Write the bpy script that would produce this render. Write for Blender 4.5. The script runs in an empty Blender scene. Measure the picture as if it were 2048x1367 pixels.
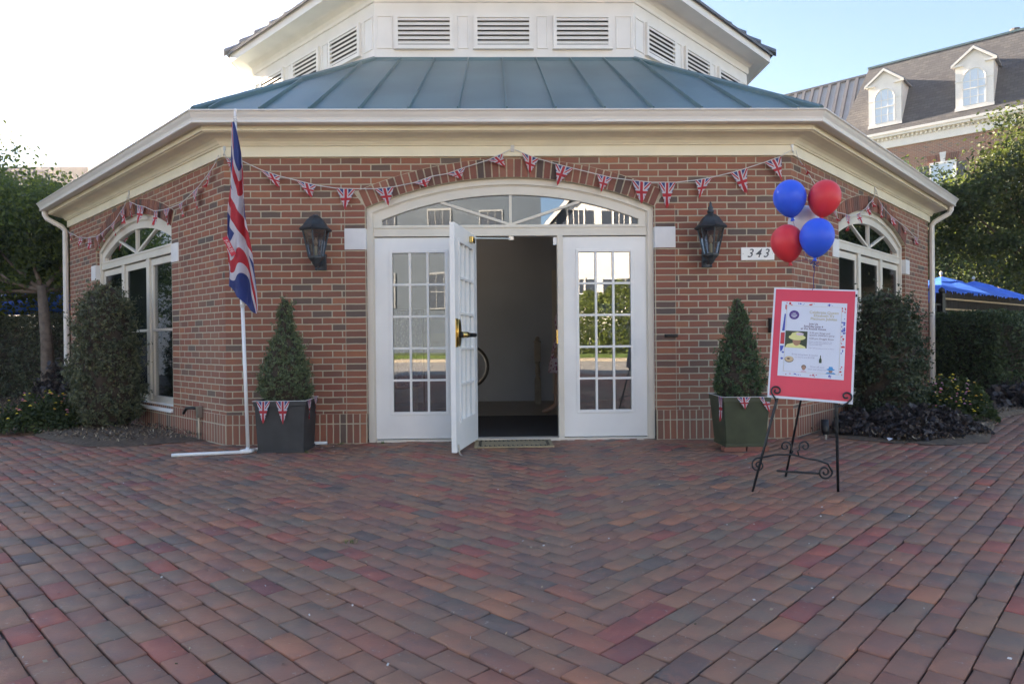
import bpy, math, random
import numpy as np
from mathutils import Matrix, Vector
random.seed(7)
S = bpy.context.scene
COL = S.collection
R_ = math.radians

# ------------------------------------------------------------------ camera, sky, sun, exposure
yaw, pit, rol = .0233, -.0037, -.0098
cam_d = bpy.data.cameras.new('camera'); cam = bpy.data.objects.new('camera', cam_d); COL.objects.link(cam)
cy_, sy_ = math.cos(yaw), math.sin(yaw); cp_, sp_ = math.cos(pit), math.sin(pit); cr_, sr_ = math.cos(rol), math.sin(rol)
cR = Vector((cy_, -sy_, 0)); cF = Vector((sy_*cp_, cy_*cp_, sp_)); cU = Vector((-sy_*sp_, -cy_*sp_, cp_))
cR, cU = cR*cr_ + cU*sr_, cU*cr_ - cR*sr_
m = Matrix.Identity(4)
for i in range(3):
    m[i][0], m[i][1], m[i][2] = cR[i], cU[i], -cF[i]
m.translation = Vector((-.16, -6.904, 1.0445))
cam.matrix_world = m
cam_d.sensor_width = 36; cam_d.lens = 23.66; cam_d.clip_end = 600; cam_d.clip_start = .05
S.camera = cam
SUN_AZ, SUN_EL = R_(-48), R_(20)          # azimuth from +Y towards +X
W = bpy.data.worlds.new('World'); S.world = W; W.use_nodes = True
nt = W.node_tree; sky = nt.nodes.new('ShaderNodeTexSky'); sky.sky_type = 'NISHITA'; sky.sun_disc = False
sky.sun_elevation = SUN_EL; sky.sun_rotation = SUN_AZ; sky.air_density = 1.0; sky.dust_density = .1; sky.ozone_density = 4.0
nt.links.new(sky.outputs[0], nt.nodes['Background'].inputs[0]); nt.nodes['Background'].inputs[1].default_value = .07
sd = bpy.data.lights.new('sun', 'SUN'); sd.energy = 5.0; sd.angle = R_(.5); sd.color = (1, .93, .82)
so = bpy.data.objects.new('sun', sd); COL.objects.link(so)
sv = Vector((math.sin(SUN_AZ)*math.cos(SUN_EL), math.cos(SUN_AZ)*math.cos(SUN_EL), math.sin(SUN_EL)))
so.rotation_euler = sv.to_track_quat('Z', 'Y').to_euler(); so.location = sv*40
S.view_settings.view_transform = 'Standard'; S.view_settings.look = 'None'
S.view_settings.gamma = 1; S.view_settings.exposure = 2.72
S.view_settings.use_white_balance = True; S.view_settings.white_balance_temperature = 8300; S.view_settings.white_balance_tint = 18
S.cycles.max_bounces = 8; S.cycles.use_denoising = True
S.cycles.sample_clamp_indirect = 6

# ------------------------------------------------------------------ materials
class N:
    def __init__(s, name):
        s.m = bpy.data.materials.new(name); s.m.use_nodes = True; s.t = s.m.node_tree
        s.b = s.t.nodes['Principled BSDF']; s.o = s.t.nodes['Material Output']
    def n(s, ty, **k):
        x = s.t.nodes.new(ty)
        for a, v in k.items():
            if a.startswith('i_'):
                key = a[2:]
                key = int(key) if key.isdigit() else key.replace('_', ' ')
                s.set(x.inputs[key], v)
            else: setattr(x, a, v)
        return x
    def set(s, sock, v):
        if isinstance(v, bpy.types.NodeSocket): s.t.links.new(v, sock)
        elif isinstance(v, bpy.types.Node): s.t.links.new(v.outputs[0], sock)
        else:
            if isinstance(v, (tuple, list)) and len(v) == 3 and sock.type == 'RGBA': v = (*v, 1)
            sock.default_value = v
    def M(s, op, a, b=0., c=0., clamp=False):
        x = s.t.nodes.new('ShaderNodeMath'); x.operation = op; x.use_clamp = clamp
        s.set(x.inputs[0], a); s.set(x.inputs[1], b); s.set(x.inputs[2], c); return x.outputs[0]
    def mix(s, f, a, b, bt='MIX'):
        x = s.t.nodes.new('ShaderNodeMix'); x.data_type = 'RGBA'; x.blend_type = bt
        s.set(x.inputs[0], f); s.set(x.inputs[6], a); s.set(x.inputs[7], b); return x.outputs[2]
    def ramp(s, f, pts, const=False):
        x = s.t.nodes.new('ShaderNodeValToRGB'); cr = x.color_ramp
        if const: cr.interpolation = 'CONSTANT'
        while len(cr.elements) < len(pts): cr.elements.new(.5)
        for e, (p, c) in zip(cr.elements, pts):
            e.position = p; e.color = (*c, 1) if isinstance(c, (tuple, list)) else (c, c, c, 1)
        s.set(x.inputs[0], f); return x.outputs[0]
    def noise(s, scale, det=3, vec=None, rough=.5):
        x = s.n('ShaderNodeTexNoise', i_Scale=scale, i_Detail=det, i_Roughness=rough)
        s.set(x.inputs['Vector'], vec if vec is not None else s.coord()); return x.outputs['Fac']
    def coord(s, w='Object'):
        if not hasattr(s, 'tc'): s.tc = s.t.nodes.new('ShaderNodeTexCoord')
        return s.tc.outputs[w]
    def uv(s): return s.n('ShaderNodeUVMap').outputs[0]
    def bump(s, h, st=.3, d=.005):
        x = s.n('ShaderNodeBump', i_Strength=st, i_Distance=d, i_Height=h); s.set(s.b.inputs['Normal'], x.outputs[0])
    def P(s, **k):
        for a, v in k.items(): s.set(s.b.inputs[a.replace('_', ' ')], v)
        return s

def plain(name, c, rough=.5, var=.12, nscale=6., metal=0., bump=0., bscale=40., coat=0., spec=.5):
    a = N(name); f = a.noise(nscale, 5)
    lo = tuple(x*(1-var) for x in c); hi = tuple(min(1, x*(1+var)) for x in c)
    a.P(Base_Color=a.ramp(f, [(.3, lo), (.7, hi)]), Roughness=rough, Metallic=metal, Coat_Weight=coat)
    a.b.inputs['Specular IOR Level'].default_value = spec
    if bump: a.bump(a.noise(bscale, 4), bump, .004)
    return a.m

def brick(name, bw=.2032, row=.0677, off=.5, u0=0., v0=0., mortar=(.50, .44, .33), swap=False, bright=1., ms=.0068):
    a = N(name)
    mp = a.n('ShaderNodeMapping', i_Vector=a.uv()); mp.inputs['Location'].default_value = (u0, v0, 0)
    wob = a.n('ShaderNodeTexNoise', i_Scale=9., i_Detail=2.); a.set(wob.inputs['Vector'], mp.outputs[0])
    sb = a.n('ShaderNodeVectorMath', operation='SUBTRACT'); a.set(sb.inputs[0], wob.outputs['Color']); sb.inputs[1].default_value = (.5, .5, .5)
    sc = a.n('ShaderNodeVectorMath', operation='SCALE'); a.set(sc.inputs[0], sb.outputs[0]); sc.inputs['Scale'].default_value = .007
    ad = a.n('ShaderNodeVectorMath', operation='ADD'); a.set(ad.inputs[0], mp.outputs[0]); a.set(ad.inputs[1], sc.outputs[0])
    v = ad.outputs[0]
    if swap:
        sx = a.n('ShaderNodeSeparateXYZ', i_Vector=v); cb = a.n('ShaderNodeCombineXYZ', i_X=sx.outputs[1], i_Y=sx.outputs[0]); v = cb.outputs[0]
    b = a.n('ShaderNodeTexBrick', offset=off, offset_frequency=2, squash=1., squash_frequency=2, i_Vector=v, i_Color1=(0, 0, 0), i_Color2=(1, 1, 1), i_Mortar=(.5, .5, .5))
    b.inputs['Scale'].default_value = 1.; b.inputs['Brick Width'].default_value = bw; b.inputs['Row Height'].default_value = row
    b.inputs['Mortar Size'].default_value = ms; b.inputs['Mortar Smooth'].default_value = .25; b.inputs['Bias'].default_value = 0.
    k = bright
    col = a.ramp(b.outputs['Color'], [(0, (.10*k, .078*k, .07*k)), (.045, (.13*k, .08*k, .065*k)), (.085, (.20*k, .078*k, .055*k)), (.24, (.26*k, .082*k, .053*k)),
                                      (.5, (.33*k, .105*k, .06*k)), (.72, (.29*k, .078*k, .052*k)), (.9, (.40*k, .135*k, .068*k)), (1, (.31*k, .12*k, .08*k))])
    n2 = a.noise(14, 5, a.coord()); n3 = a.noise(.8, 3, a.coord())
    col = a.mix(a.M('MULTIPLY', n2, .8), col, a.mix(.5, col, (.12, .075, .06)), 'MIX')
    col = a.mix(a.ramp(n3, [(.35, 0.), (.75, .35)]), col, (.30, .20, .15))
    mcol = a.mix(n2, mortar, tuple(x*.75 for x in mortar))
    a.P(Base_Color=a.mix(b.outputs['Fac'], col, mcol), Roughness=.85)
    hgt = a.M('SUBTRACT', a.M('MULTIPLY', n2, .35), b.outputs['Fac'])
    a.bump(hgt, .6, .006)
    return a.m

def island(name, stops, rough=.8, nz=.35, dark=(.08, .06, .055), nscale=18., bump=.4, trans=0.):
    """colour picked per separate piece of the mesh"""
    a = N(name); g = a.n('ShaderNodeNewGeometry').outputs['Random Per Island']
    col = a.ramp(g, stops, const=True)
    f = a.noise(nscale, 5)
    col = a.mix(a.M('MULTIPLY', f, nz), col, dark)
    a.P(Base_Color=col, Roughness=rough)
    if bump: a.bump(a.noise(60, 4), bump, .004)
    if trans:
        d = a.n('ShaderNodeBsdfTranslucent', i_Color=a.mix(.5, col, (.3, .4, .03)))
        ms = a.n('ShaderNodeMixShader', i_0=trans); a.set(ms.inputs[1], a.b.outputs[0]); a.set(ms.inputs[2], d.outputs[0])
        a.t.links.new(ms.outputs[0], a.o.inputs[0])
    return a.m

def leafmat(name, c, v=.45, trans=.3, rough=.55, clump=2.5):
    a = N(name); g = a.n('ShaderNodeNewGeometry').outputs['Random Per Island']
    lo = tuple(x*(1-v) for x in c); hi = tuple(x*(1+v) for x in c)
    col = a.ramp(g, [(0, lo), (.6, c), (1, (hi[0]*1.15, hi[1], hi[2]*.8))])
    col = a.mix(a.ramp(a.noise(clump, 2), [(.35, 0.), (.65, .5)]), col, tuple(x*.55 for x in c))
    a.P(Base_Color=col, Roughness=rough); a.b.inputs['Specular IOR Level'].default_value = .3
    d = a.n('ShaderNodeBsdfTranslucent', i_Color=a.mix(.5, col, (c[0]*2.6, c[1]*2.4, c[2])))
    ms = a.n('ShaderNodeMixShader', i_0=trans); a.set(ms.inputs[1], a.b.outputs[0]); a.set(ms.inputs[2], d.outputs[0])
    a.t.links.new(ms.outputs[0], a.o.inputs[0])
    return a.m

def glassmat(name, refl=.22, tint=(.75, .8, .8), rough=.0):
    a = N(name)
    gl = a.n('ShaderNodeBsdfGlossy', i_Color=(.95, .97, 1.)); gl.inputs['Roughness'].default_value = rough
    tr = a.n('ShaderNodeBsdfTransparent', i_Color=tint)
    bp = a.n('ShaderNodeBump', i_Strength=.05, i_Distance=.02, i_Height=a.noise(1.6, 1)); a.t.links.new(bp.outputs[0], gl.inputs['Normal'])
    fr = a.n('ShaderNodeLayerWeight', i_Blend=.25).outputs['Fresnel']
    fac = a.M('MULTIPLY_ADD', fr, .6, refl, clamp=True)
    ms = a.n('ShaderNodeMixShader', i_0=fac); a.set(ms.inputs[1], tr.outputs[0]); a.set(ms.inputs[2], gl.outputs[0])
    a.t.links.new(ms.outputs[0], a.o.inputs[0])
    return a.m

def jackmat(name):
    """flag pattern from the cloth's own uv: centre (0,0), edges at +-1"""
    a = N(name); sx = a.n('ShaderNodeSeparateXYZ', i_Vector=a.uv())
    x = a.M('ABSOLUTE', sx.outputs[0]); y = a.M('ABSOLUTE', sx.outputs[1])
    d = a.M('ABSOLUTE', a.M('SUBTRACT', x, y))
    lt = lambda v, t: a.M('LESS_THAN', v, t)
    wh = a.M('MAXIMUM', lt(d, .26), a.M('MAXIMUM', lt(x, .27), lt(y, .25)))
    rd = a.M('MAXIMUM', lt(x, .14), lt(y, .13))
    sgn = a.M('SUBTRACT', x, y)
    diag = a.M('MULTIPLY', lt(a.M('ABSOLUTE', a.M('ADD', sgn, .05)), .09), a.M('SUBTRACT', 1., a.M('MAXIMUM', lt(x, .27), lt(y, .27))))
    rd = a.M('MAXIMUM', rd, diag)
    c = a.mix(wh, (.035, .06, .22), (.62, .6, .66)); c = a.mix(rd, c, (.55, .035, .05))
    a.P(Base_Color=c, Roughness=.7)
    t = a.n('ShaderNodeBsdfTranslucent', i_Color=c); ms = a.n('ShaderNodeMixShader', i_0=.3)
    a.set(ms.inputs[1], a.b.outputs[0]); a.set(ms.inputs[2], t.outputs[0]); a.t.links.new(ms.outputs[0], a.o.inputs[0])
    return a.m

def siding(name, c, pitch=.15, rough=.6):
    a = N(name); sx = a.n('ShaderNodeSeparateXYZ', i_Vector=a.coord())
    f = a.M('FRACT', a.M('DIVIDE', sx.outputs[2], pitch))
    a.P(Base_Color=a.mix(a.noise(2, 4), c, tuple(x*.86 for x in c)), Roughness=rough)
    a.bump(a.M('SUBTRACT', 1., f), 1., .02); return a.m

def shingles(name, bw, row, stops, zaxis=True):
    a = N(name)
    b = a.n('ShaderNodeTexBrick', offset=.5, i_Vector=a.uv(), i_Color1=(0, 0, 0), i_Color2=(1, 1, 1), i_Mortar=(.5, .5, .5))
    b.inputs['Scale'].default_value = 1.; b.inputs['Brick Width'].default_value = bw; b.inputs['Row Height'].default_value = row
    b.inputs['Mortar Size'].default_value = .012; b.inputs['Bias'].default_value = 0.
    col = a.ramp(b.outputs['Color'], stops); col = a.mix(a.M('MULTIPLY', a.noise(20, 4), .6), col, (.04, .042, .048))
    sx = a.n('ShaderNodeSeparateXYZ', i_Vector=a.uv()); f = a.M('FRACT', a.M('DIVIDE', sx.outputs[1], row))
    a.P(Base_Color=a.mix(b.outputs['Fac'], col, (.03, .03, .035)), Roughness=.85); a.bump(a.M('SUBTRACT', a.M('SUBTRACT', 1., f), b.outputs['Fac']), .8, .02)
    return a.m

M = {}
M['brick'] = brick('brick_running')
M['soldier'] = brick('brick_soldier', .203, .0677, 0., v0=0., swap=True)
M['rowlock'] = brick('brick_rowlock', .104, .0677, 0., u0=0., v0=-.203, swap=True)
M['pier'] = brick('brick_pier', .213, .0677, 0., u0=1.695, v0=0.)
M['pier2'] = brick('brick_pier_right', .213, .0677, 0., u0=-1.484, v0=0.)
M['mortar'] = plain('mortar', (.50, .44, .33), .95, .2, 20, bump=.3)
BR = [(0, (.10, .065, .055)), (.1, (.17, .075, .055)), (.25, (.26, .09, .062)), (.5, (.31, .11, .07)), (.75, (.25, .085, .06)), (.9, (.34, .13, .085))]
M['voussoir'] = island('arch_brick', BR, .85, .35)
M['paver'] = island('paver_brick', [(0, (.105, .085, .078)), (.045, (.135, .108, .092)), (.11, (.185, .135, .10)), (.22, (.22, .14, .098)), (.36, (.255, .145, .095)), (.48, (.28, .15, .095)),
    (.58, (.24, .12, .088)), (.66, (.30, .155, .095)), (.76, (.21, .105, .082)), (.81, (.32, .12, .082)), (.86, (.40, .165, .09)), (.905, (.30, .075, .065)), (.95, (.38, .09, .066)), (.985, (.20, .06, .062))],
    .6, .34, (.29, .165, .115), 5.)
def paverfix():
    m_ = M['paver']; t = m_.node_tree; b = t.nodes['Principled BSDF']
    lk = b.inputs['Base Color'].links[0].from_socket
    tc = t.nodes.new('ShaderNodeTexCoord')
    def nz(sc, lo, hi, det=6, rough=.6):
        n = t.nodes.new('ShaderNodeTexNoise'); n.inputs['Scale'].default_value = sc; n.inputs['Detail'].default_value = det; n.inputs['Roughness'].default_value = rough
        t.links.new(tc.outputs['Object'], n.inputs['Vector'])
        r = t.nodes.new('ShaderNodeMapRange'); r.inputs[1].default_value = lo; r.inputs[2].default_value = hi; t.links.new(n.outputs['Fac'], r.inputs[0]); return r.outputs[0]
    def mx(f, a, c, k=1.):
        x = t.nodes.new('ShaderNodeMix'); x.data_type = 'RGBA'
        mu = t.nodes.new('ShaderNodeMath'); mu.operation = 'MULTIPLY'; t.links.new(f, mu.inputs[0]); mu.inputs[1].default_value = k
        t.links.new(mu.outputs[0], x.inputs[0]); t.links.new(a, x.inputs[6]); x.inputs[7].default_value = (*c, 1); return x.outputs[2]
    c = mx(nz(2.2, .42, .7), lk, (.42, .13, .08), .55)          # redder drifts
    c = mx(nz(7., .5, .8), c, (.12, .10, .095), .6)             # dark blotches
    c = mx(nz(4.5, .55, .62, 8, .75), c, (.40, .15, .09), .35)
    c = mx(nz(28., .62, .7, 8, .7), c, (.55, .50, .46), .5)
    c = mx(nz(1.1, .52, .78, 5), c, (.16, .12, .095), .4)    # lime bloom specks
    t.links.new(c, b.inputs['Base Color'])
paverfix()
M['joint'] = plain('joint_sand', (.085, .065, .055), .95, .35, 40, bump=.5)
M['cream'] = plain('cream_paint', (.80, .74, .58), .45, .06, 3, bump=.08)
M['gutterm'] = plain('gutter_paint', (.72, .69, .65), .35, .05, 2)
M['almond'] = plain('almond_frame_paint', (.68, .63, .55), .4, .05, 3)
M['white'] = plain('white_paint', (.82, .81, .79), .4, .05, 2.5, bump=.05)
M['towerw'] = plain('tower_white_paint', (.78, .74, .70), .45, .05, 3, bump=.05)
M['block'] = plain('white_block', (.70, .69, .69), .6, .06, 6, bump=.1)
M['metalroof'] = plain('slate_blue_metal', (.088, .165, .178), .42, .14, 1.2, spec=.4, bump=.12, bscale=2.2)
M['upshingle'] = plain('upper_roof_tile', (.13, .15, .18), .8, .3, 12, bump=.5)
M['dark'] = plain('black_void', (.02, .018, .017), .9, .2)
M['louvre'] = plain('louvre_paint', (.72, .68, .64), .5, .06, 4)
M['glass'] = glassmat('window_glass', .2, (.6, .64, .64))
M['glass_in'] = glassmat('door_glass', .05, (.9, .92, .92))
M['screen'] = glassmat('screened_glass', .035, (.35, .37, .4), .12)
M['lampglass'] = glassmat('lamp_glass', .10, (.62, .62, .6), .1)
M['iron'] = plain('black_iron', (.022, .022, .024), .45, .3, 20, metal=.4, bump=.1)
M['lampmetal'] = plain('weathered_lamp_metal', (.055, .065, .075), .5, .3, 15, metal=.5, bump=.15)
M['easel'] = plain('easel_iron', (.035, .04, .045), .4, .25, 20, metal=.6)
M['brass'] = plain('brass', (.62, .45, .17), .25, .12, 20, metal=1.)
M['pvc'] = plain('white_pipe', (.74, .74, .75), .35, .05, 8)
M['jack'] = jackmat('jack_cloth')
M['cord'] = plain('white_cord', (.6, .6, .6), .8, .1)
M['redcloth'] = plain('red_cloth', (.55, .03, .05), .7, .1)
M['bluecloth'] = plain('blue_cloth', (.03, .05, .2), .7, .1)
M['pot'] = plain('dark_planter', (.034, .035, .037), .55, .25, 7, bump=.15)
M['potg'] = plain('green_planter', (.040, .052, .028), .5, .25, 7, bump=.12)
M['soil'] = plain('soil', (.05, .035, .025), .95, .4, 20, bump=.6)
M['mulch'] = plain('mulch', (.12, .085, .06), .95, .5, 25, bump=1.)
M['mulchchip'] = island('mulch_chips', [(0, (.07, .05, .035)), (.3, (.13, .09, .065)), (.5, (.2, .145, .1)), (.75, (.32, .25, .17)), (.92, (.48, .40, .30))], .95, .3, bump=0)
M['bark'] = plain('tree_bark', (.16, .12, .095), .9, .35, 12, bump=.8)
M['spruce'] = leafmat('spruce_needles', (.085, .14, .075), .5, .15, clump=7)
M['spruceL'] = leafmat('grey_green_needles', (.125, .17, .10), .5, .15, clump=7)
M['holly'] = leafmat('holly_leaves', (.065, .092, .058), .5, .12, clump=5, rough=.4)
M['hollyL'] = leafmat('holly_leaves_pale', (.115, .135, .085), .5, .12, clump=5, rough=.45)
M['hedge'] = leafmat('hedge_leaves', (.065, .10, .05), .5, .15, clump=3)
M['hedgeL'] = leafmat('hedge_leaves_pale', (.09, .11, .075), .45, .15, clump=3)
M['treeleaf'] = leafmat('tree_leaves', (.075, .115, .04), .5, .4)
M['treeleafM'] = leafmat('olive_tree_leaves', (.06, .085, .035), .5, .3, clump=1.6)
M['treeleafD'] = leafmat('deep_tree_leaves', (.035, .07, .035), .5, .3, clump=1.2)
M['treeleafY'] = leafmat('bright_tree_leaves', (.13, .18, .045), .5, .45)
M['heuch'] = leafmat('purple_leaves', (.058, .05, .056), .5, .1, .35, clump=6)
M['flowleaf'] = leafmat('flower_leaves', (.05, .075, .032), .5, .25, clump=6)
M['petal'] = island('petals', [(0, (.75, .52, .02)), (.42, (.8, .35, .03)), (.55, (.65, .12, .2)), (.8, (.7, .3, .4)), (.92, (.8, .6, .1))], .6, 0, bump=0)
M['petaly'] = island('yellow_petals', [(0, (.8, .55, .02)), (.7, (.75, .25, .08)), (.85, (.6, .15, .2))], .6, 0, bump=0)
M['blueb'] = plain('blue_balloon', (.014, .11, .74), .42, .04, 3, spec=.35)
M['redb'] = plain('red_balloon', (.72, .045, .06), .42, .04, 3, spec=.35)
M['whiteb'] = plain('white_balloon', (.62, .62, .68), .3, .04, 3)
for k_ in ('blueb', 'redb', 'whiteb'):
    mm = M[k_]; mm.node_tree.nodes['Principled BSDF'].inputs['Subsurface Weight'].default_value = .25
M['umb'] = plain('blue_canvas', (.025, .17, .72), .7, .1, 3)
M['redfoam'] = plain('red_card', (.74, .045, .085), .35, .05, 3, bump=.12, bscale=5, coat=.3)
M['foam'] = plain('white_foam_board', (.66, .70, .78), .4, .03)
M['paper'] = plain('paper', (.64, .68, .78), .4, .02, coat=.2)
for nm, c in dict(gold=(.50, .43, .25), purple=(.09, .04, .22), ink=(.16, .10, .16), inkgrey=(.36, .36, .48), pblue=(.05, .08, .42), pred=(.62, .05, .06), picgreen=(.045, .06, .03), haty=(.72, .70, .30),
                  hatp=(.62, .5, .62), skin=(.42, .22, .13), skin2=(.34, .2, .15), hair=(.16, .11, .09), cyan=(.04, .3, .6), bottle=(.03, .06, .03), cookie=(.6, .45, .28), brownp=(.12, .08, .06), digits=(.07, .075, .09)).items():
    M[nm] = plain(nm + '_ink', c, .5, .05)
M['floorc'] = plain('interior_floor', (.26, .235, .20), .4, .12, 4)
M['matd'] = plain('dark_rubber_mat', (.035, .035, .037), .9, .2, 30, bump=.3)
M['intw'] = plain('interior_wall_paint', (.52, .58, .66), .8, .06, 1.5)
M['wood'] = plain('oak_wood', (.42, .27, .14), .5, .2, 8)
M['woodpale'] = plain('pale_wood', (.36, .32, .26), .6, .15, 8)
M['woodw'] = plain('cream_furniture_paint', (.72, .68, .6), .5, .06)
M['rubber'] = plain('tyre_rubber', (.10, .09, .08), .8, .2)
M['steel'] = plain('steel', (.5, .5, .5), .3, .1, metal=1.)
M['curt'] = N('patterned_fabric').m
def fab(m_, bg, fg, sc):
    t = m_.node_tree; b = t.nodes['Principled BSDF']; v = t.nodes.new('ShaderNodeTexVoronoi'); v.inputs['Scale'].default_value = sc
    tc = t.nodes.new('ShaderNodeTexCoord'); t.links.new(tc.outputs['Object'], v.inputs['Vector'])
    r = t.nodes.new('ShaderNodeValToRGB'); r.color_ramp.interpolation = 'CONSTANT'; r.color_ramp.elements[0].color = (*fg, 1); r.color_ramp.elements[1].color = (*bg, 1); r.color_ramp.elements[1].position = .38
    t.links.new(v.outputs['Distance'], r.inputs[0]); t.links.new(r.outputs[0], b.inputs['Base Color']); b.inputs['Roughness'].default_value = .9
fab(M['curt'], (.12, .16, .3), (.6, .62, .68), 38)
M['floral'] = N('floral_fabric').m; fab(M['floral'], (.75, .62, .68), (.35, .06, .14), 22)
M['pskin'] = plain('skin', (.50, .30, .21), .5, .08, 20)
M['phair'] = plain('brown_hair', (.10, .06, .035), .6, .3, 30)
M['doormat'] = plain('coir_mat', (.36, .28, .17), .95, .2, 40, bump=.5)
M['matblack'] = plain('mat_pattern', (.04, .035, .03), .95, .2)
M['asphalt'] = plain('asphalt', (.36, .345, .32), .9, .2, 20, bump=.3)
M['kerb'] = plain('kerb_concrete', (.38, .33, .26), .85, .12, 6)
M['grass'] = plain('grass_ground', (.075, .12, .03), .95, .4, 8, bump=.6)
M['grassb'] = leafmat('grass_blades', (.10, .16, .04), .4, .3)
M['backbrick'] = brick('brick_far', bright=1.05, ms=.009, mortar=(.42, .36, .30))
M['wbrick'] = plain('white_painted_brick', (.72,.70,.66), .8, .06, 3, bump=.2)
M['sidew'] = siding('white_clapboard', (.80, .79, .76)); M['sideb'] = siding('blue_clapboard', (.075, .105, .14))
M['sidec'] = siding('dormer_clapboard', (.74, .70, .66), .18)
M['mansard'] = shingles('grey_shingles', .3, .2, [(0, (.038, .042, .050)), (.5, (.058, .063, .070)), (1, (.082, .085, .088))])
M['seamroof'] = plain('pale_metal_roof', (.36, .36, .38), .5, .08, 2)
M['greyframe'] = plain('grey_window_trim', (.26, .28, .30), .6, .05)
M['seamshade'] = plain('grey_seams_with_shade', (.085, .09, .105), .5, .08, 2)  # dark metal tone stands for the seams together with their shadow stripes
M['shutter'] = plain('dark_shutter', (.03, .045, .07), .6, .1)
M['blind'] = plain('window_blind', (.55, .66, .78), .5, .04)
M['fenceb'] = plain('dark_bamboo', (.035, .025, .018), .9, .35, 25)
M['pavefar'] = brick('far_paving', .204, .102, .5, mortar=(.2, .16, .13), bright=1.5)
e = N('bulb_glow'); e.P(Base_Color=(1, .8, .5), Emission_Color=(1, .84, .66), Emission_Strength=7.); M['bulb'] = e.m
M['candle'] = plain('candle_tube', (.62, .58, .42), .6, .06)
M['clearbulb'] = plain('frosted_bulb', (.55, .40, .30), .2, .05)

# ------------------------------------------------------------------ mesh builder
class MB:
    def __init__(s, M_=None):
        s.v = []; s.f = []; s.uv = []; s.mi = []; s.M = M_ or Matrix.Identity(4)
    def add(s, vs, fs, uvs=None, mi=0):
        n = len(s.v); s.v += [tuple(s.M @ Vector(p)) for p in vs]
        for k, f in enumerate(fs):
            s.f.append([n+i for i in f]); s.mi.append(mi)
            s.uv.append(uvs[k] if uvs else [(0, 0)]*len(f))
        return s
    def box(s, x0, x1, y0, y1, z0, z1, mi=0, T=None):
        p = [(x, y, z) for z in (z0, z1) for y in (y0, y1) for x in (x0, x1)]
        F = [((0, 1, 5, 4), 'xz'), ((3, 2, 6, 7), 'xz'), ((2, 0, 4, 6), 'yz'), ((1, 3, 7, 5), 'yz'), ((2, 3, 1, 0), 'xy'), ((4, 5, 7, 6), 'xy')]
        ix = {'x': 0, 'y': 1, 'z': 2}; uv = [[(p[i][ix[a[0]]], p[i][ix[a[1]]]) for i in f] for f, a in F]
        if T is not None: p = [tuple(T @ Vector(q)) for q in p]
        return s.add(p, [f for f, _ in F], uv, mi)
    def prism(s, poly, y0, y1, mi=0, axis='y', cap=True):
        """poly of (a,b) in x,z (axis y) / x,y (axis z) / y,z (axis x)"""
        n = len(poly)
        P = (lambda a, b, c: (a, c, b)) if axis == 'y' else (lambda a, b, c: (a, b, c)) if axis == 'z' else (lambda a, b, c: (c, a, b))
        vs = [P(a, b, y0) for a, b in poly] + [P(a, b, y1) for a, b in poly]
        fs = [[i, (i+1) % n, n+(i+1) % n, n+i] for i in range(n)]
        uv = [[(0, 0)]*4]*n
        if cap:
            fs += [list(range(n))[::-1], [n+i for i in range(n)]]
            uv = uv + [[poly[i] for i in range(n)][::-1], [poly[i] for i in range(n)]]
        return s.add(vs, fs, uv, mi)
    def tube(s, pts, r, seg=8, mi=0, cap=True):
        pts = [Vector(p) for p in pts]; n = len(pts); rs = r if isinstance(r, (list, tuple)) else [r]*n
        vs = []; up = None
        for i, p in enumerate(pts):
            d = ((pts[min(i+1, n-1)] - pts[max(i-1, 0)])).normalized()
            if up is None:
                up = Vector((0, 0, 1)) if abs(d.z) < .9 else Vector((1, 0, 0))
            a = (up - d*up.dot(d)).normalized(); b = d.cross(a); up = a
            for k in range(seg):
                t = 2*math.pi*k/seg; vs.append(p + (a*math.cos(t) + b*math.sin(t))*rs[i])
        fs = [[i*seg+k, i*seg+(k+1) % seg, (i+1)*seg+(k+1) % seg, (i+1)*seg+k] for i in range(n-1) for k in range(seg)]
        if cap: fs += [list(range(seg))[::-1], [(n-1)*seg+k for k in range(seg)]]
        return s.add(vs, fs, None, mi)
    def lathe(s, prof, seg=16, c=(0, 0, 0), mi=0, T=None, ph=0.):
        vs = []; n = len(prof)
        for r, z in prof:
            for k in range(seg):
                t = 2*math.pi*k/seg + ph; vs.append((c[0]+r*math.cos(t), c[1]+r*math.sin(t), c[2]+z))
        if T is not None: vs = [tuple(T @ Vector(q)) for q in vs]
        fs = [[i*seg+k, i*seg+(k+1) % seg, (i+1)*seg+(k+1) % seg, (i+1)*seg+k] for i in range(n-1) for k in range(seg)]
        fs += [list(range(seg))[::-1], [(n-1)*seg+k for k in range(seg)]]
        return s.add(vs, fs, None, mi)
    def build(s, name, mats, parent=None, smooth=False, bevel=0.):
        me = bpy.data.meshes.new(name); me.from_pydata(s.v, [], s.f)
        for m_ in (mats if isinstance(mats, (list, tuple)) else [mats]): me.materials.append(m_)
        ul = me.uv_layers.new(name='UVMap'); flat = [c for u in s.uv for p in u for c in p]; ul.data.foreach_set('uv', flat)
        me.polygons.foreach_set('material_index', s.mi)
        if smooth: me.polygons.foreach_set('use_smooth', [True]*len(me.polygons))
        me.update(); o = bpy.data.objects.new(name, me); COL.objects.link(o)
        if parent: o.parent = parent
        if bevel:
            b = o.modifiers.new('bevel', 'BEVEL'); b.width = bevel; b.segments = 2; b.limit_method = 'ANGLE'
        return o

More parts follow.
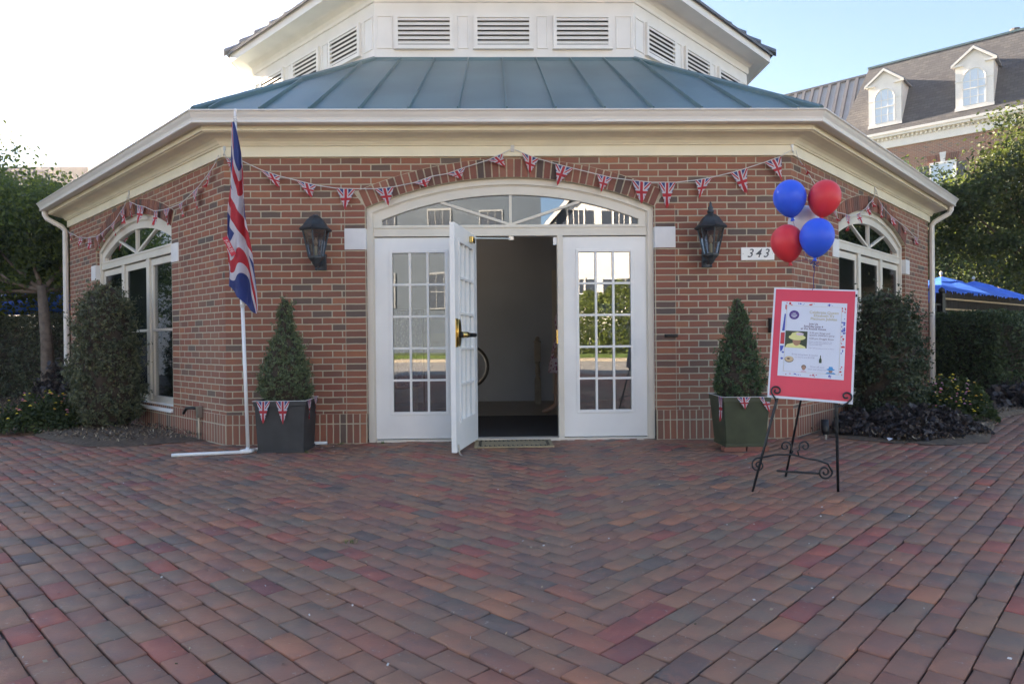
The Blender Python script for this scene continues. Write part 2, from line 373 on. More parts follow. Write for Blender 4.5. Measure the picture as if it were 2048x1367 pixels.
def tag(o, label=None, cat=None, group=None, kind=None):
    for k, v in (('label', label), ('category', cat), ('group', group), ('kind', kind)):
        if v: o[k] = v
    return o
def thing(name, label, cat, loc=(0, 0, 0), rz=0., group=None, rot=None):
    o = bpy.data.objects.new(name, None); o.empty_display_size = .1; COL.objects.link(o)
    o.location = loc; o.rotation_euler = rot or (0, 0, rz); return tag(o, label, cat, group)
def copy_tree(o, parent=None):
    c = o.copy(); COL.objects.link(c)
    if parent: c.parent = parent
    for ch in list(o.children): copy_tree(ch, c)
    return c
def arr_mesh(name, V, F, mat, parent=None, mats=None, mi=None):
    me = bpy.data.meshes.new(name); V = np.asarray(V, dtype=np.float32); F = np.asarray(F, dtype=np.int32)
    k = F.shape[1]; me.vertices.add(len(V)); me.vertices.foreach_set('co', V.ravel())
    me.loops.add(F.size); me.loops.foreach_set('vertex_index', F.ravel()); me.polygons.add(len(F))
    me.polygons.foreach_set('loop_start', np.arange(0, F.size, k, dtype=np.int32)); me.polygons.foreach_set('loop_total', np.full(len(F), k, dtype=np.int32))
    for m_ in (mats or [mat]): me.materials.append(m_)
    if mi is not None: me.polygons.foreach_set('material_index', np.asarray(mi, dtype=np.int32))
    me.update(calc_edges=True); me.validate(); o = bpy.data.objects.new(name, me); COL.objects.link(o)
    if parent: o.parent = parent
    return o
def leaves(P, size, rng, aspect=.55, up=.0, flat=0.):
    """diamond leaves at points P"""
    n = len(P); d = rng.normal(size=(n, 3)); d[:, 2] += up; d /= np.linalg.norm(d, axis=1)[:, None]
    e = rng.normal(size=(n, 3)); e[:, 2] *= (1-flat); e -= d*(e*d).sum(1)[:, None]; e /= np.linalg.norm(e, axis=1)[:, None]
    s_ = size*(.6+.8*rng.random(n))[:, None]
    a = P - d*s_*.5; b = P + e*s_*aspect*.5; c = P + d*s_*.5; g = P - e*s_*aspect*.5
    V = np.stack([a, b, c, g], 1).reshape(-1, 3); F = np.arange(4*n).reshape(-1, 4); return V, F
def text(body, size, mat, T, parent, name='lettering', ext=.0006, shear=0., align='CENTER', space=1., bold=0.):
    cu = bpy.data.curves.new('t', 'FONT'); cu.body = body; cu.size = size; cu.extrude = ext; cu.shear = shear; cu.align_x = align; cu.align_y = 'CENTER'; cu.space_character = space
    cu.resolution_u = 3; cu.offset = bold
    o = bpy.data.objects.new('t', cu); COL.objects.link(o); dg = bpy.context.evaluated_depsgraph_get()
    me = bpy.data.meshes.new_from_object(o.evaluated_get(dg)); bpy.data.objects.remove(o); bpy.data.curves.remove(cu)
    me.transform(T); me.materials.clear(); me.materials.append(mat); o2 = bpy.data.objects.new(name, me); COL.objects.link(o2)
    if parent: o2.parent = parent
    return o2
UPR = Matrix.Rotation(math.pi/2, 4, 'X')      # text plane -> upright, facing -y
def arc(cx, cz, r, a0, a1, n):
    return [(cx+r*math.sin(a0+(a1-a0)*i/n), cz+r*math.cos(a0+(a1-a0)*i/n)) for i in range(n+1)]

# ------------------------------------------------------------------ ground
s8 = 5.817; AP = s8*1.2071068; Hh = 2.922
def in_oct(x, y, m_=0.):
    X, Y = abs(x), abs(y-AP); a = AP+m_
    return X < a and Y < a and (X+Y)*.70711 < a
g = MB(); g.add([(-150, -150, -.045), (150, -150, -.045), (150, 150, -.045), (-150, 150, -.045)], [[0, 1, 2, 3]], [[(-150, -150), (150, -150), (150, 150), (-150, 150)]])
tag(g.build('ground', M['grass']), kind='structure')
g = MB(); g.add([(-30, -13, -.016), (30, -13, -.016), (30, 24, -.016), (-30, 24, -.016)], [[0, 1, 2, 3]], [[(-30, -13), (30, -13), (30, 24), (-30, 24)]])
tag(g.build('paving_bed', M['joint']), kind='structure')
g = MB(); q_ = [(-30, -13), (30, -13), (30, -7.6), (-30, -7.6)]
g.add([(x, y, -.008) for x, y in q_], [[0, 1, 2, 3]], [q_]); tag(g.build('far_pavement', M['pavefar']), kind='structure')
rng = np.random.default_rng(3)
def pavers():
    W_, L_, gap = .102, .204, .0035; V = []; F = []; c45 = math.sqrt(.5); x0 = .17; ch = .0038
    def put(a0, b0, la, lb):
        a1, b1 = a0+la, b0+lb; ca, cb = (a0+a1)/2, (b0+b1)/2
        x, y = (ca-cb)*c45+x0, (ca+cb)*c45-8.
        if not (-12 < x < 12.5 and -7.55 < y < 6.5) or in_oct(x, y, -.15): return
        if abs(x) > 1.0*(y+6.9)+3.2: return
        j = rng.normal(0, .0022, 4); z = rng.normal(0, .0022); ta, tb = rng.normal(0, .016, 2)
        g1 = gap/2+abs(j[0]); o = [(a0+g1, b0+gap/2+abs(j[1])), (a1-gap/2-abs(j[2]), b0+gap/2), (a1-gap/2, b1-gap/2-abs(j[3])), (a0+g1, b1-gap/2)]
        n = len(V)
        for (a, b) in o: V.append(((a-b)*c45+x0, (a+b)*c45-8., -.014))
        for (a, b) in o: V.append(((a-b)*c45+x0, (a+b)*c45-8., z-.004+(a-ca)*ta+(b-cb)*tb))
        for (a, b) in o:
            a2 = a+(ch if a < ca else -ch); b2 = b+(ch if b < cb else -ch)
            V.append(((a2-b2)*c45+x0, (a2+b2)*c45-8., z+(a2-ca)*ta+(b2-cb)*tb))
        for r0 in (0, 4):
            for k in range(4): F.append([n+r0+k, n+r0+(k+1) % 4, n+r0+4+(k+1) % 4, n+r0+4+k])
        F.append([n+8, n+9, n+10, n+11])
    for i in range(-130, 260):
        for k in range(0, 130): put(i*W_, i*W_+k*L_, W_, L_)
    for j in range(-130, 260):
        for k in range(0, 130): put((j+1)*W_+k*L_, j*W_, L_, W_)
    return V, F
V_, F_ = pavers(); tag(arr_mesh('pavement', V_, F_, M['paver']), kind='structure')
# behind the camera: street, kerb, verge (seen in the window reflections)
for nm, y0, y1, z0, z1, mt in (('road', -25, -13, -.03, -.012, 'asphalt'), ('kerb', -25.3, -25, -.03, .12, 'kerb'), ('sidewalk', -26.6, -25.3, -.03, .11, 'kerb'), ('verge', -33, -26.6, -.03, .3, 'grass')):
    tag(MB().box(-45, 45, y0, y1, z0, z1).build(nm, M[mt]), kind='structure')

# ------------------------------------------------------------------ the round house
H8 = thing('round_house', 'octagonal brick building with cream cornice, blue metal roof, louvred tower and open white door', 'building')
def side(k): return Matrix.Translation((0, AP, 0)) @ Matrix.Rotation(R_(45*k), 4, 'Z') @ Matrix.Translation((0, -AP, 0))
AW, AR, AC = 1.48, 3.743, 2.705-3.743      # arch half width, radius, centre height
def arch_z(x, r=AR): return AC+math.sqrt(r*r-x*x)
def make_wall(k, zb, opening=True):
    T = side(k); h = s8/2; b = MB(T)
    def q(x0, x1, z0, z1, za=None, zc=None):
        za = z0 if za is None else za; zc = za if zc is None else zc
        b.add([(x0, 0, za), (x1, 0, zc), (x1, 0, z1), (x0, 0, z1)], [[0, 1, 2, 3]], [[(x0, za), (x1, zc), (x1, z1), (x0, z1)]])
    top = Hh+.1
    if not opening: q(-h, h, 0, top)
    else:
        q(-h, -AW, .0, top); q(AW, h, .0, top)
        xs = [-AW+2*AW*i/28 for i in range(29)]
        for a, c in zip(xs, xs[1:]): q(a, c, 0, top, arch_z(a), arch_z(c))
        if zb > 0: q(-AW, AW, 0, zb)
    w = b.build('wall', M['brick'], H8)
    # plinth rows
    for nm, z0, z1, d, mt in (('soldier_course', 0., .2, -.014, 'soldier'), ('rowlock_course', .2, .303, -.011, 'rowlock')):
        b = MB(T); e_ = -d*.4142
        rr = [(-h-e_, h+e_)] if (not opening or zb > 0) else [(-h-e_, -AW-.002), (AW+.002, h+e_)]
        for x0, x1 in rr:
            b = MB(T); b.box(x0, x1, d, .0, z0-.02 if z0 == 0 else z0, z1); b.build(nm, M[mt], H8)
    if not opening: return
    for sg in (-1, 1):
        b = MB(T); x0, x1 = sorted((sg*AW, sg*1.695)); b.box(x0, x1, -.004, .16, .303, arch_z(AW)+.01)
        b.build('brick_pier', M['pier' if sg < 0 else 'pier2'], H8)
        b = MB(T); b.box(x0-.001, x1+.001, -.011, .155, 1.975, 2.19); b.build('impost_block', M['block'], H8, bevel=.003)
    a0 = math.asin(AW/AR)
    b = MB(T); n = 40
    inn = arc(0, AC, AR, -a0, a0, n); out = arc(0, AC, AR+.192, -a0-.012, a0+.012, n)
    b.prism(inn+out[::-1], -.003, .155, cap=False)
    for i in range(n):
        b.add([(inn[i][0], -.003, inn[i][1]), (inn[i+1][0], -.003, inn[i+1][1]), (out[i+1][0], -.003, out[i+1][1]), (out[i][0], -.003, out[i][1])], [[0, 1, 2, 3]])
    b.build('arch_mortar', M['mortar'], H8)
    b = MB(T); nb = 41; st = 2*a0/nb
    for i in range(nb):
        a = -a0+(i+.5)*st; hw = st*.5*.82; lo, hi = AR+.003, AR+.187+random.uniform(-.002, .002)
        pl = [(hi2*math.sin(aa), AC+hi2*math.cos(aa)) for hi2, aa in ((lo, a-hw), (lo, a+hw), (hi, a+hw*.99), (hi, a-hw*.99))]
        b.prism(pl, -.010+random.uniform(-.0015, .0015), .14)
    b.build('arch_bricks', M['voussoir'], H8)
for k in range(-3, 5):
    make_wall(k, 0. if k == 0 else .235, k in (-1, 0, 1))

def octs(prof, name, mat, smooth=False, closed=False, parent=H8, sides=range(8)):
    """sweep a profile of (apothem, z) round the octagon"""
    b = MB(); n = len(prof)
    for k in sides:
        a0, a1 = R_(-90-22.5+45*k), R_(-90+22.5+45*k); vs = []
        for ap, z in prof:
            r = ap/math.cos(R_(22.5))
            vs += [(r*math.cos(a0), AP+r*math.sin(a0), z), (r*math.cos(a1), AP+r*math.sin(a1), z)]
        fs = [[2*i, 2*i+1, 2*i+3, 2*i+2] for i in range(n-1)]
        if closed: fs.append([2*n-2, 2*n-1, 1, 0])
        uv = []
        for f in fs: uv.append([((-1 if i % 2 == 0 else 1)*prof[i//2][0]*.4142, prof[i//2][1]*1.2-prof[i//2][0]) for i in f])
        b.add(vs, fs, uv)
    return b.build(name, mat, parent, smooth)
octs([(AP+d, z) for d, z in [(0, 2.915), (.03, 2.915), (.03, 3.018), (.048, 3.022), (.052, 3.036), (.062, 3.036), (.075, 3.058), (.1, 3.08), (.14, 3.094), (.19, 3.1), (.236, 3.1), (.24, 3.108), (.262, 3.108), (.262, 3.16), (.30, 3.17)]], 'cornice', M['cream'])
octs([(AP+d, z) for d, z in [(.302, 3.26), (.302, 3.150), (.362, 3.150), (.372, 3.156), (.372, 3.170), (.366, 3.176), (.372, 3.2), (.388, 3.228), (.398, 3.25), (.408, 3.254), (.412, 3.262), (.408, 3.27), (.398, 3.27), (.392, 3.262), (.33, 3.2)]], 'gutter', M['gutterm'])
RB, RT = (AP+.35, 3.272), (4.42, 4.985)
octs([RB, RT], 'metal_roof', M['metalroof'])
octs([(AP+.36, 3.235), (AP+.36, 3.275), (AP+.33, 3.29)], 'roof_edge', M['metalroof'])
def at_roof(ap): return RB[1]+(RB[0]-ap)*(RT[1]-RB[1])/(RB[0]-RT[0])
for k in (-2, -1, 0, 1, 2):
    b = MB(side(k)); sl = math.atan2(RT[1]-RB[1], RB[0]-RT[0])
    for i in range(-7, 8):
        x = -.035+.478*i; apt = max(RT[0], abs(x)/.41421)
        if apt > RB[0]-.1: continue
        y0, z0, y1, z1 = AP-RB[0], RB[1], AP-apt, at_roof(apt)
        w_, hh = .011, .034
        b.add([(x+a, y+(-.01 if c else 0), z+c*hh) for y, z in ((y0, z0), (y1, z1)) for a, c in ((-w_, 0), (w_, 0), (w_*.6, 1), (-w_*.6, 1))],
              [[0, 1, 5, 4], [1, 2, 6, 5], [2, 3, 7, 6], [3, 0, 4, 7], [3, 2, 1, 0]])
    b.build('standing_seams', M['metalroof'], H8)
for k in range(8):
    a = R_(-90-22.5+45*k); c_ = math.cos(R_(22.5)); p0 = Vector((RB[0]/c_*math.cos(a), AP+RB[0]/c_*math.sin(a), RB[1]+.01)); p1 = Vector((RT[0]/c_*math.cos(a), AP+RT[0]/c_*math.sin(a), RT[1]+.01))
    b = MB(); b.tube([p0, p1], .038, 6); b.build('hip_cap', M['metalroof'], H8)
octs([(4.475, 4.945), (4.475, 4.96), (4.435, 4.99), (4.430, 5.02), (4.418, 5.02)], 'roof_flashing', M['metalroof'])
# clerestory tower
octs([(4.42, 4.9), (4.42, 5.80)], 'tower_wall', M['towerw'])
octs([(4.422, 5.785), (4.44, 5.79), (4.445, 5.81), (4.45, 5.83), (4.45, 5.90), (4.47, 5.915), (4.50, 5.955), (4.53, 5.97), (4.76, 5.97), (4.765, 5.945), (4.785, 5.945), (4.785, 6.085), (4.7, 6.1)], 'tower_cornice', M['towerw'])
tw = [-1.133, -.018, 1.098]
for k in (-2, -1, 0, 1, 2):
    T = Matrix.Translation((0, AP-4.42, 0)); T = Matrix.Translation((0, AP, 0)) @ Matrix.Rotation(R_(45*k), 4, 'Z') @ Matrix.Translation((0, -4.42, 0))
    for cx in tw:
        b = MB(T); x0, x1, z0, z1 = cx-.412, cx+.412, 5.135, 5.608
        b.box(x0, x0+.048, -.045, .0, z0, z1); b.box(x1-.048, x1, -.045, .0, z0, z1); b.box(x0+.048, x1-.048, -.045, 0, z1-.044, z1); b.box(x0+.048, x1-.048, -.045, 0, z0, z0+.046)
        b.box(x0-.012, x1+.012, -.055, 0, z0-.014, z0-.001)
        v = b.build('louvre_vent', M['towerw'], H8)
        b = MB(T); b.box(x0+.048, x1-.048, -.004, -.002, z0+.046, z1-.044); b.build('vent_back', M['dark'], v)
        b = MB(T)
        for i in range(6):
            zc = z0+.06+i*.0655; b.prism([(-.042, zc-.004), (-.042, zc+.026), (-.006, zc+.056), (-.006, zc+.034)], x0+.048, x1-.048, axis='x')
        b.build('slats', M['louvre'], v)
    for x0, x1 in [(-.66, -.505), (.455, .61), (1.575, 1.80), (-1.80, -1.575)]:
        b = MB(T); z0, z1 = 5.14, 5.605
        b.box(x0, x1, -.012, 0, z0, z0+.018); b.box(x0, x1, -.012, 0, z1-.018, z1); b.box(x0, x0+.018, -.012, 0, z0+.018, z1-.018); b.box(x1-.018, x1, -.012, 0, z0+.018, z1-.018)
        b.build('raised_panel', M['towerw'], H8, bevel=.004)
ap_, z_ = 4.83, 6.055; k_ = 0; prof = []
while ap_ > .3:
    prof += [(ap_, z_), (ap_+.005, z_+.04), (ap_-.235, z_+.245)]; ap_ -= .23; z_ += .205
octs(prof, 'tower_roof', M['upshingle'])
b = MB()
for k in range(8):
    a = R_(-90-22.5+45*k); c_ = math.cos(R_(22.5)); ap_, z_ = 4.88, 6.055; ca, sa = math.cos(a), math.sin(a)
    while ap_ > .4:
        r0, r1 = ap_/c_, (ap_-.30)/c_; ts = Vector((-sa, ca, 0))*.09
        P = [Vector((r0*ca, AP+r0*sa, z_+.115)), Vector((r1*ca, AP+r1*sa, z_+.30))]; up = Vector((0, 0, .0)); dn = Vector((0, 0, -.07))
        q = [P[0]-ts+dn, P[0]+up, P[0]+ts+dn, P[1]-ts+dn, P[1]+up, P[1]+ts+dn]; q += [v+Vector((0, 0, -.03)) for v in q]
        b.add(q, [[0, 1, 4, 3], [1, 2, 5, 4], [6, 7, 1, 0], [7, 8, 2, 1], [0, 3, 9, 6], [2, 8, 11, 5], [6, 9, 10, 7], [7, 10, 11, 8]])
        ap_ -= .23; z_ += .205
b.build('hip_tiles', M['upshingle'], H8)
# interior
b = MB(); b.add([(x, y, .012) for x, y in [(-2.8, .17), (2.8, .17), (6.8, 4.2), (6.8, 4.4), (-6.8, 4.4), (-6.8, 4.2)]], [[0, 1, 2, 3, 4, 5]]); b.build('interior_floor', M['floorc'], H8)
b = MB(); b.box(-6.9, 6.9, 4.4, 4.5, 0, 3.05); b.box(-6.9, 6.9, 4.385, 4.4, .012, .13); b.build('interior_wall', M['intw'], H8)
b = MB(); r_c = (AP-.02)/math.cos(R_(22.5)); b.prism([(r_c*math.cos(R_(22.5+45*i)), AP+r_c*math.sin(R_(22.5+45*i))) for i in range(8)], 2.935, 2.955, axis='z'); b.build('ceiling', M['intw'], H8)
b = MB(); b.box(.78, .98, 4.36, 4.384, .13, 2.2); b.box(.98, 1.9, 4.36, 4.384, 2.1, 2.2); b.build('inner_door_casing', M['woodw'], H8)

# frames shared by the doorway and the two windows
def arch_frame(b, hw, r, th, y0, y1, zl, mi=0):
    """jambs + segmental head, outer edge following half width hw and radius r"""
    a_o = math.asin(hw/r); ri = r-th; a_i = math.asin((hw-th)/ri); n = 28
    o = arc(0, AC, r, -a_o, a_o, n); i_ = arc(0, AC, ri, -a_i, a_i, n)
    for k in range(n):
        pl = [i_[k], i_[k+1], o[k+1], o[k]]
        b.prism(pl, y0, y1, mi)
    for sg in (-1, 1):
        pl = [(sg*hw, zl), (sg*hw, o[0][1]), (sg*(hw-th), i_[0][1]), (sg*(hw-th), zl)]
        b.prism(pl, y0, y1, mi)
def transom(T, parent, glass, zbar=2.12, yo=.09):
    b = MB(T); arch_frame(b, AW, AR, .062, yo-.045, yo+.07, .0); fr = b.build('outer_frame', M['almond'], parent)
    b = MB(T); arch_frame(b, AW-.062, AR-.062, .012, yo-.028, yo+.07, .0); b.build('frame_bead', M['almond'], parent)
    b = MB(T); b.box(-AW+.074, AW-.074, yo-.035, yo+.07, 2.115, 2.2); b.box(-AW+.074, AW-.074, yo-.045, yo+.07, 2.2, 2.212); b.build('transom_bar', M['almond'], parent)
    tr = MB(T); a = tr; hw, r = AW-.074, AR-.074
    # sash of the fan light
    a_o = math.asin(hw/r); ri = r-.088; n = 28; hi = hw-.075; a_i = math.asin(hi/ri)
    o = arc(0, AC, r, -a_o, a_o, n); i_ = arc(0, AC, ri, -a_i, a_i, n)
    for k in range(n): a.prism([i_[k], i_[k+1], o[k+1], o[k]], yo-.02, yo+.05)
    for sg in (-1, 1): a.prism([(sg*hw, 2.212), (sg*hw, o[0][1]), (sg*hi, i_[0][1]), (sg*hi, 2.212)], yo-.02, yo+.05)
    a.box(-hi, hi, yo-.02, yo+.05, 2.212, 2.232)
    fan = a.build('fanlight', M['almond'], parent)
    g = MB(T); pts = [(-hi, 2.23), (hi, 2.23)] + i_[::-1]; g.prism(pts, yo+.01, yo+.016); g.build('pane', glass, fan)
    m2 = MB(T)
    m2.box(-.014, .014, yo-.012, yo+.009, 2.24, arch_z(0, ri)-.001)
    for sg in (-1, 1):
        xe = sg*.72; ze = arch_z(abs(xe), ri); d = Vector((xe, 0, ze-2.235)); nn = Vector((-d.z, 0, d.x)).normalized()*.013
        m2.prism([(0-nn.x, 2.235-nn.z), (0+nn.x, 2.235+nn.z), (xe+nn.x, ze+nn.z), (xe-nn.x, ze-nn.z)], yo-.010, yo+.009)
    m2.build('muntins', M['almond'], fan)
def window(k):
    T = side(k); w = thing('window', None, None); w.parent = H8
    del_ = [w.pop(kk, None) for kk in ('label', 'category')]
    transom(T, w, M['glass'])
    b = MB(T); yo = .09
    for x in (-.485, .485): b.box(x-.052, x+.052, yo-.03, yo+.07, .33, 2.115)
    b.box(-AW+.06, AW-.06, yo-.01, yo+.08, .30, .335); b.build('mullions', M['almond'], w)
    b = MB(T); b.prism([(-.045, .235), (-.045, .262), (.14, .33), (.14, .235)], -AW-.02, AW+.02, axis='x'); b.build('sill', M['white'], w, bevel=.003)
    for x0, x1 in ((-1.405, -.538), (-.432, .432), (.538, 1.405)):
        b = MB(T); f = .055; y0, y1 = yo-.005, yo+.045
        b.box(x0, x0+f, y0, y1, .336, 2.1); b.box(x1-f, x1, y0, y1, .336, 2.1); b.box(x0+f, x1-f, y0, y1, 2.02, 2.1); b.box(x0+f, x1-f, y0, y1, .336, .385)
        b.box(x0+f, x1-f, y0, y1-.01, 1.19, 1.222); sa = b.build('sash', M['almond'], w, bevel=.002)
        g = MB(T); g.box(x0+f, x1-f, yo+.02, yo+.026, .385, 2.02); g.build('pane', M['glass'], sa)
        if k == 1 or x0 < 0:
            g = MB(T); g.box(x0+f, x1-f, yo+.003, yo+.005, .385, 2.02); g.build('insect_screen', M['screen'], sa)
window(-1); window(1)
# doorway
dw = thing('doorway', None, None); dw.parent = H8
transom(side(0), dw, M['glass'])
yo = .09
b = MB()
for x0, x1 in ((-.50, -.44), (.48, .54)): b.box(x0, x1, yo-.035, yo+.07, 0, 2.115)
b.box(-1.4, 1.41, yo-.04, yo+.09, -.01, .022); b.build('door_posts', M['almond'], dw, bevel=.002)
def door_leaf(name, T, parent, w, glass, label=None):
    """w wide leaf standing on local x 0..w, front face y=0"""
    b = MB(T); gx0, gx1, gz0, gz1 = (w-.547)/2, (w+.547)/2, .303, 1.95; t = .045; z0, z1 = .03, 2.105
    b.box(0, gx0, 0, t, z0, z1); b.box(gx1, w, 0, t, z0, z1); b.box(gx0, gx1, 0, t, z0, gz0); b.box(gx0, gx1, 0, t, gz1, z1)
    d = b.build(name, M['white'], parent)
    if label: d['label'] = label
    b = MB(T); e = .028
    for y0, y1 in ((-.010, .0), (t, t+.010)):
        b.box(gx0-e, gx0+.004, y0, y1, gz0-e, gz1+e); b.box(gx1-.004, gx1+e, y0, y1, gz0-e, gz1+e)
        b.box(gx0+.004, gx1-.004, y0, y1, gz0-e, gz0+.004); b.box(gx0+.004, gx1-.004, y0, y1, gz1-.004, gz1+e)
    b.build('glazing_frame', M['white'], d, bevel=.003)
    b = MB(T); b.box(gx0, gx1, .018, .024, gz0, gz1); b.build('pane', glass, d)
    b = MB(T)
    for i in (1, 2):
        x = gx0+.547*i/3; b.box(x-.011, x+.011, -.004, t+.004, gz0, gz1)
    for i in range(1, 5):
        z = gz0+(gz1-gz0)*i/5; b.box(gx0, gx1, -.003, t+.003, z-.011, z+.011)
    b.build('muntins', M['white'], d)
    return d
door_leaf('french_door', Matrix.Translation((-1.41, yo-.012, 0)), dw, .91, M['glass'])
door_leaf('french_door', Matrix.Translation((.54, yo-.012, 0)), dw, .866+.0, M['glass'])
hd = Vector((-.165, -.83, 0)).normalized()
ang = math.atan2(hd.y, hd.x)
TL = Matrix.Translation((-.40, .03, 0)) @ Matrix.Rotation(ang, 4, 'Z')
od = door_leaf('open_door', TL, dw, .88, M['glass_in'], 'french door standing open')
b = MB(TL); b.box(.80, .879, .046, .052, .98, 1.24); b.build('lock_plate', M['brass'], od, bevel=.01)
b = MB(TL); b.prism([(.79+.06*math.sin(t), 1.11+.125*math.cos(t)) for t in [i*math.pi/10 for i in range(21)]] , .053, .066); b.build('paddle_plate', M['brass'], od, bevel=.004)
b = MB(TL); b.tube([(.78, .06, 1.09), (.72, .11, 1.09), (.60, .12, 1.09), (.42, .12, 1.09)], [.026, .022, .02, .02], 8); b.build('push_bar', M['iron'], od, True)
b = MB(TL); b.tube([(.76, .075, 1.092), (.70, .118, 1.092)], [.029, .027], 8); b.build('bar_collar', M['brass'], od, True)
b = MB(TL); b.box(.22, .32, .046, .085, 2.0, 2.06); cl = b.build('door_closer', M['brass'], od, bevel=.006)
b = MB(); p = TL @ Vector((.25, .07, 2.05)); b.tube([p, (.0, .08, 2.09)], .006, 6); b.box(-.02, .03, .07, .09, 2.075, 2.115); b.build('closer_arm', M['steel'], cl)
b = MB(TL); b.tube([(.83, .05, .10), (.83, .06, .02), (.86, .09, -.0)], .008, 6); b.build('door_stop', M['steel'], od)
for z in (.3, 1.07, 1.85):
    b = MB(TL); b.tube([(-.004, -.004, z-.05), (-.004, -.004, z+.05)], .008, 8); b.build('hinge', M['steel'], od)
b = MB(); b.box(.44, .478, yo-.02, yo, 2.02, 2.10); b.build('strike', M['white'], dw)
b = MB(); b.box(.465, .479, yo-.03, yo, 1.0, 1.14); b.build('strike', M['brass'], dw)
b = MB(); b.tube([(-.52, yo-.06, .98), (-.52, yo-.06, 1.16)], .008, 6); b.box(-.535, -.505, yo-.06, yo-.012, .97, .985); b.box(-.535, -.505, yo-.06, yo-.012, 1.155, 1.17); b.build('pull_handle', M['brass'], dw)
# notice in the right door glass
b = MB(); b.box(.915, 1.075, yo+.0135, yo+.0145, 1.325, 1.415); nt_ = b.build('door_notice', M['paper'], dw)
text('PLEASE KEEP DOOR CLOSED', .0125, M['cyan'], Matrix.Translation((.995, yo+.0132, 1.39)) @ UPR, nt_, ext=.0002); text('THANK YOU', .013, M['inkgrey'], Matrix.Translation((.995, yo+.0132, 1.365)) @ UPR, nt_, ext=.0002)
# downspouts
for sg in (-1, 1):
    q7 = s8/2+s8/math.sqrt(2); cx, cy = sg*q7, s8/math.sqrt(2); ou = Vector((sg*math.cos(R_(22.5)), -math.sin(R_(22.5)), 0))
    P = lambda d, z: Vector((cx, cy, z))+ou*d
    b = MB(); b.tube([P(.33, 3.16), P(.33, 3.10), P(.30, 3.04), P(.10, 2.92), P(.055, 2.86), P(.055, 2.7), P(.055, .62), P(.055, .2)], .040, 4 if False else 8)
    b.build('downspout', M['gutterm'], H8)
    b = MB(); b.tube([P(.055, .2), P(.055, .0)], .045, 8); b.build('downspout_shoe', M['iron'], H8)
# small fixtures
b = MB(); b.box(1.575, 1.71, -.02, .0, 1.052, 1.085); b.box(1.585, 1.70, -.026, -.018, 1.06, 1.078); tag(b.build('letter_slot', M['iron'], bevel=.003), 'small black metal box plate fixed to the brick right of the doors', 'mail slot')
b = MB(); b.box(2.655, 2.70, -.05, 0, 1.09, 1.24); b.box(2.66, 2.695, -.058, -.05, 1.13, 1.2); tag(b.build('switch_box', M['iron'], bevel=.004), 'narrow black box on the wall behind the right topiary', 'switch box')
T = side(-1); r_ = thing('hose_bib', 'grey wall tap with curved hose pipe low on the left wall', 'tap')
b = MB(T); b.box(2.28, 2.34, -.06, -.014, .24, .36); b.tube([(2.31, -.04, .25), (2.31, -.04, .0)], .014, 8); b.build('valve_box', M['steel'], r_)
b = MB(T); b.tube([(2.29, -.04, .33), (2.2, -.06, .34), (2.08, -.08, .33), (2.02, -.09, .27)], .016, 8); b.build('hose', M['iron'], r_, True)

# ------------------------------------------------------------------ wall lamps
def lamp(x, label, finial):
    o = thing('wall_lantern', label, 'wall lamp', (x, 0, 0), 0, 'carriage lanterns either side of the doors')
    c = (0, -.2, 0); n6 = 6; ph = math.pi/6
    b = MB(); b.lathe([(.155, 2.135), (.165, 2.15), (.150, 2.165), (.125, 2.185), (.105, 2.215), (.085, 2.245), (.05, 2.275), (.028, 2.285), (.026, 2.295)], n6, c, ph=ph); cap = b.build('cap', M['lampmetal'], o)
    if finial:
        b = MB(); b.lathe([(.03, 2.29), (.036, 2.31), (.02, 2.325), (.03, 2.34), (.02, 2.355), (.012, 2.37), (.016, 2.385), (.004, 2.405)], 10, c); b.build('finial', M['lampmetal'], cap, True)
    top, bot = (.128, 2.135), (.07, 1.87)
    b = MB()
    for k in range(6):
        t = 2*math.pi*k/6+ph; b.tube([(c[0]+top[0]*math.cos(t), c[1]+top[0]*math.sin(t), top[1]), (c[0]+bot[0]*math.cos(t), c[1]+bot[0]*math.sin(t), bot[1])], .008, 4)
    b.lathe([(.078, 1.865), (.08, 1.88), (.07, 1.885)], 6, c, ph=ph); b.lathe([(.03, 1.80), (.045, 1.83), (.075, 1.862), (.072, 1.87)], 6, c, ph=ph)
    b.lathe([(.004, 1.745), (.016, 1.76), (.010, 1.775), (.02, 1.79), (.03, 1.81)], 8, c); b.build('cage', M['lampmetal'], o)
    b = MB(); b.lathe([(bot[0]-.003, bot[1]+.015), (top[0]-.003, top[1])], 6, c, ph=ph); b.build('lamp_glass', M['lampglass'], o)
    b = MB(); b.lathe([(.016, 1.88), (.016, 1.98), (.014, 1.985)], 10, c); cd = b.build('candle', M['candle'], o, True)
    b = MB(); b.lathe([(.008, 1.985), (.022, 2.005), (.024, 2.025), (.015, 2.05), (.003, 2.07)], 10, c); b.build('bulb', M['clearbulb'], cd, True)
    b = MB(); b.box(-.035, .055, -.03, 0, 1.765, 1.93); b.tube([(0, -.02, 1.83), (0, -.1, 1.80), (0, -.17, 1.80), (0, -.2, 1.82)], .016, 8); b.build('bracket', M['lampmetal'], o, bevel=.004)
    return o
lamp(-1.935, 'black hexagonal wall lantern left of the doors, without a tip on its cap', False)
lamp(2.0, 'black hexagonal wall lantern with spiked finial left of the number plaque', True)
o = thing('number_plaque', 'white plaque with grey italic number 343 on the brick wall', 'house number')
b = MB(); b.box(2.375, 2.72, -.015, 0, 1.838, 1.97); b.build('plate', M['white'], o, bevel=.003)
for i, ch in enumerate('343'):
    text(ch, .125, M['digits'], Matrix.Translation((2.463+i*.083, -.0165, 1.905)) @ UPR, o, 'digit', .001, .32, bold=.0005)
b = MB()
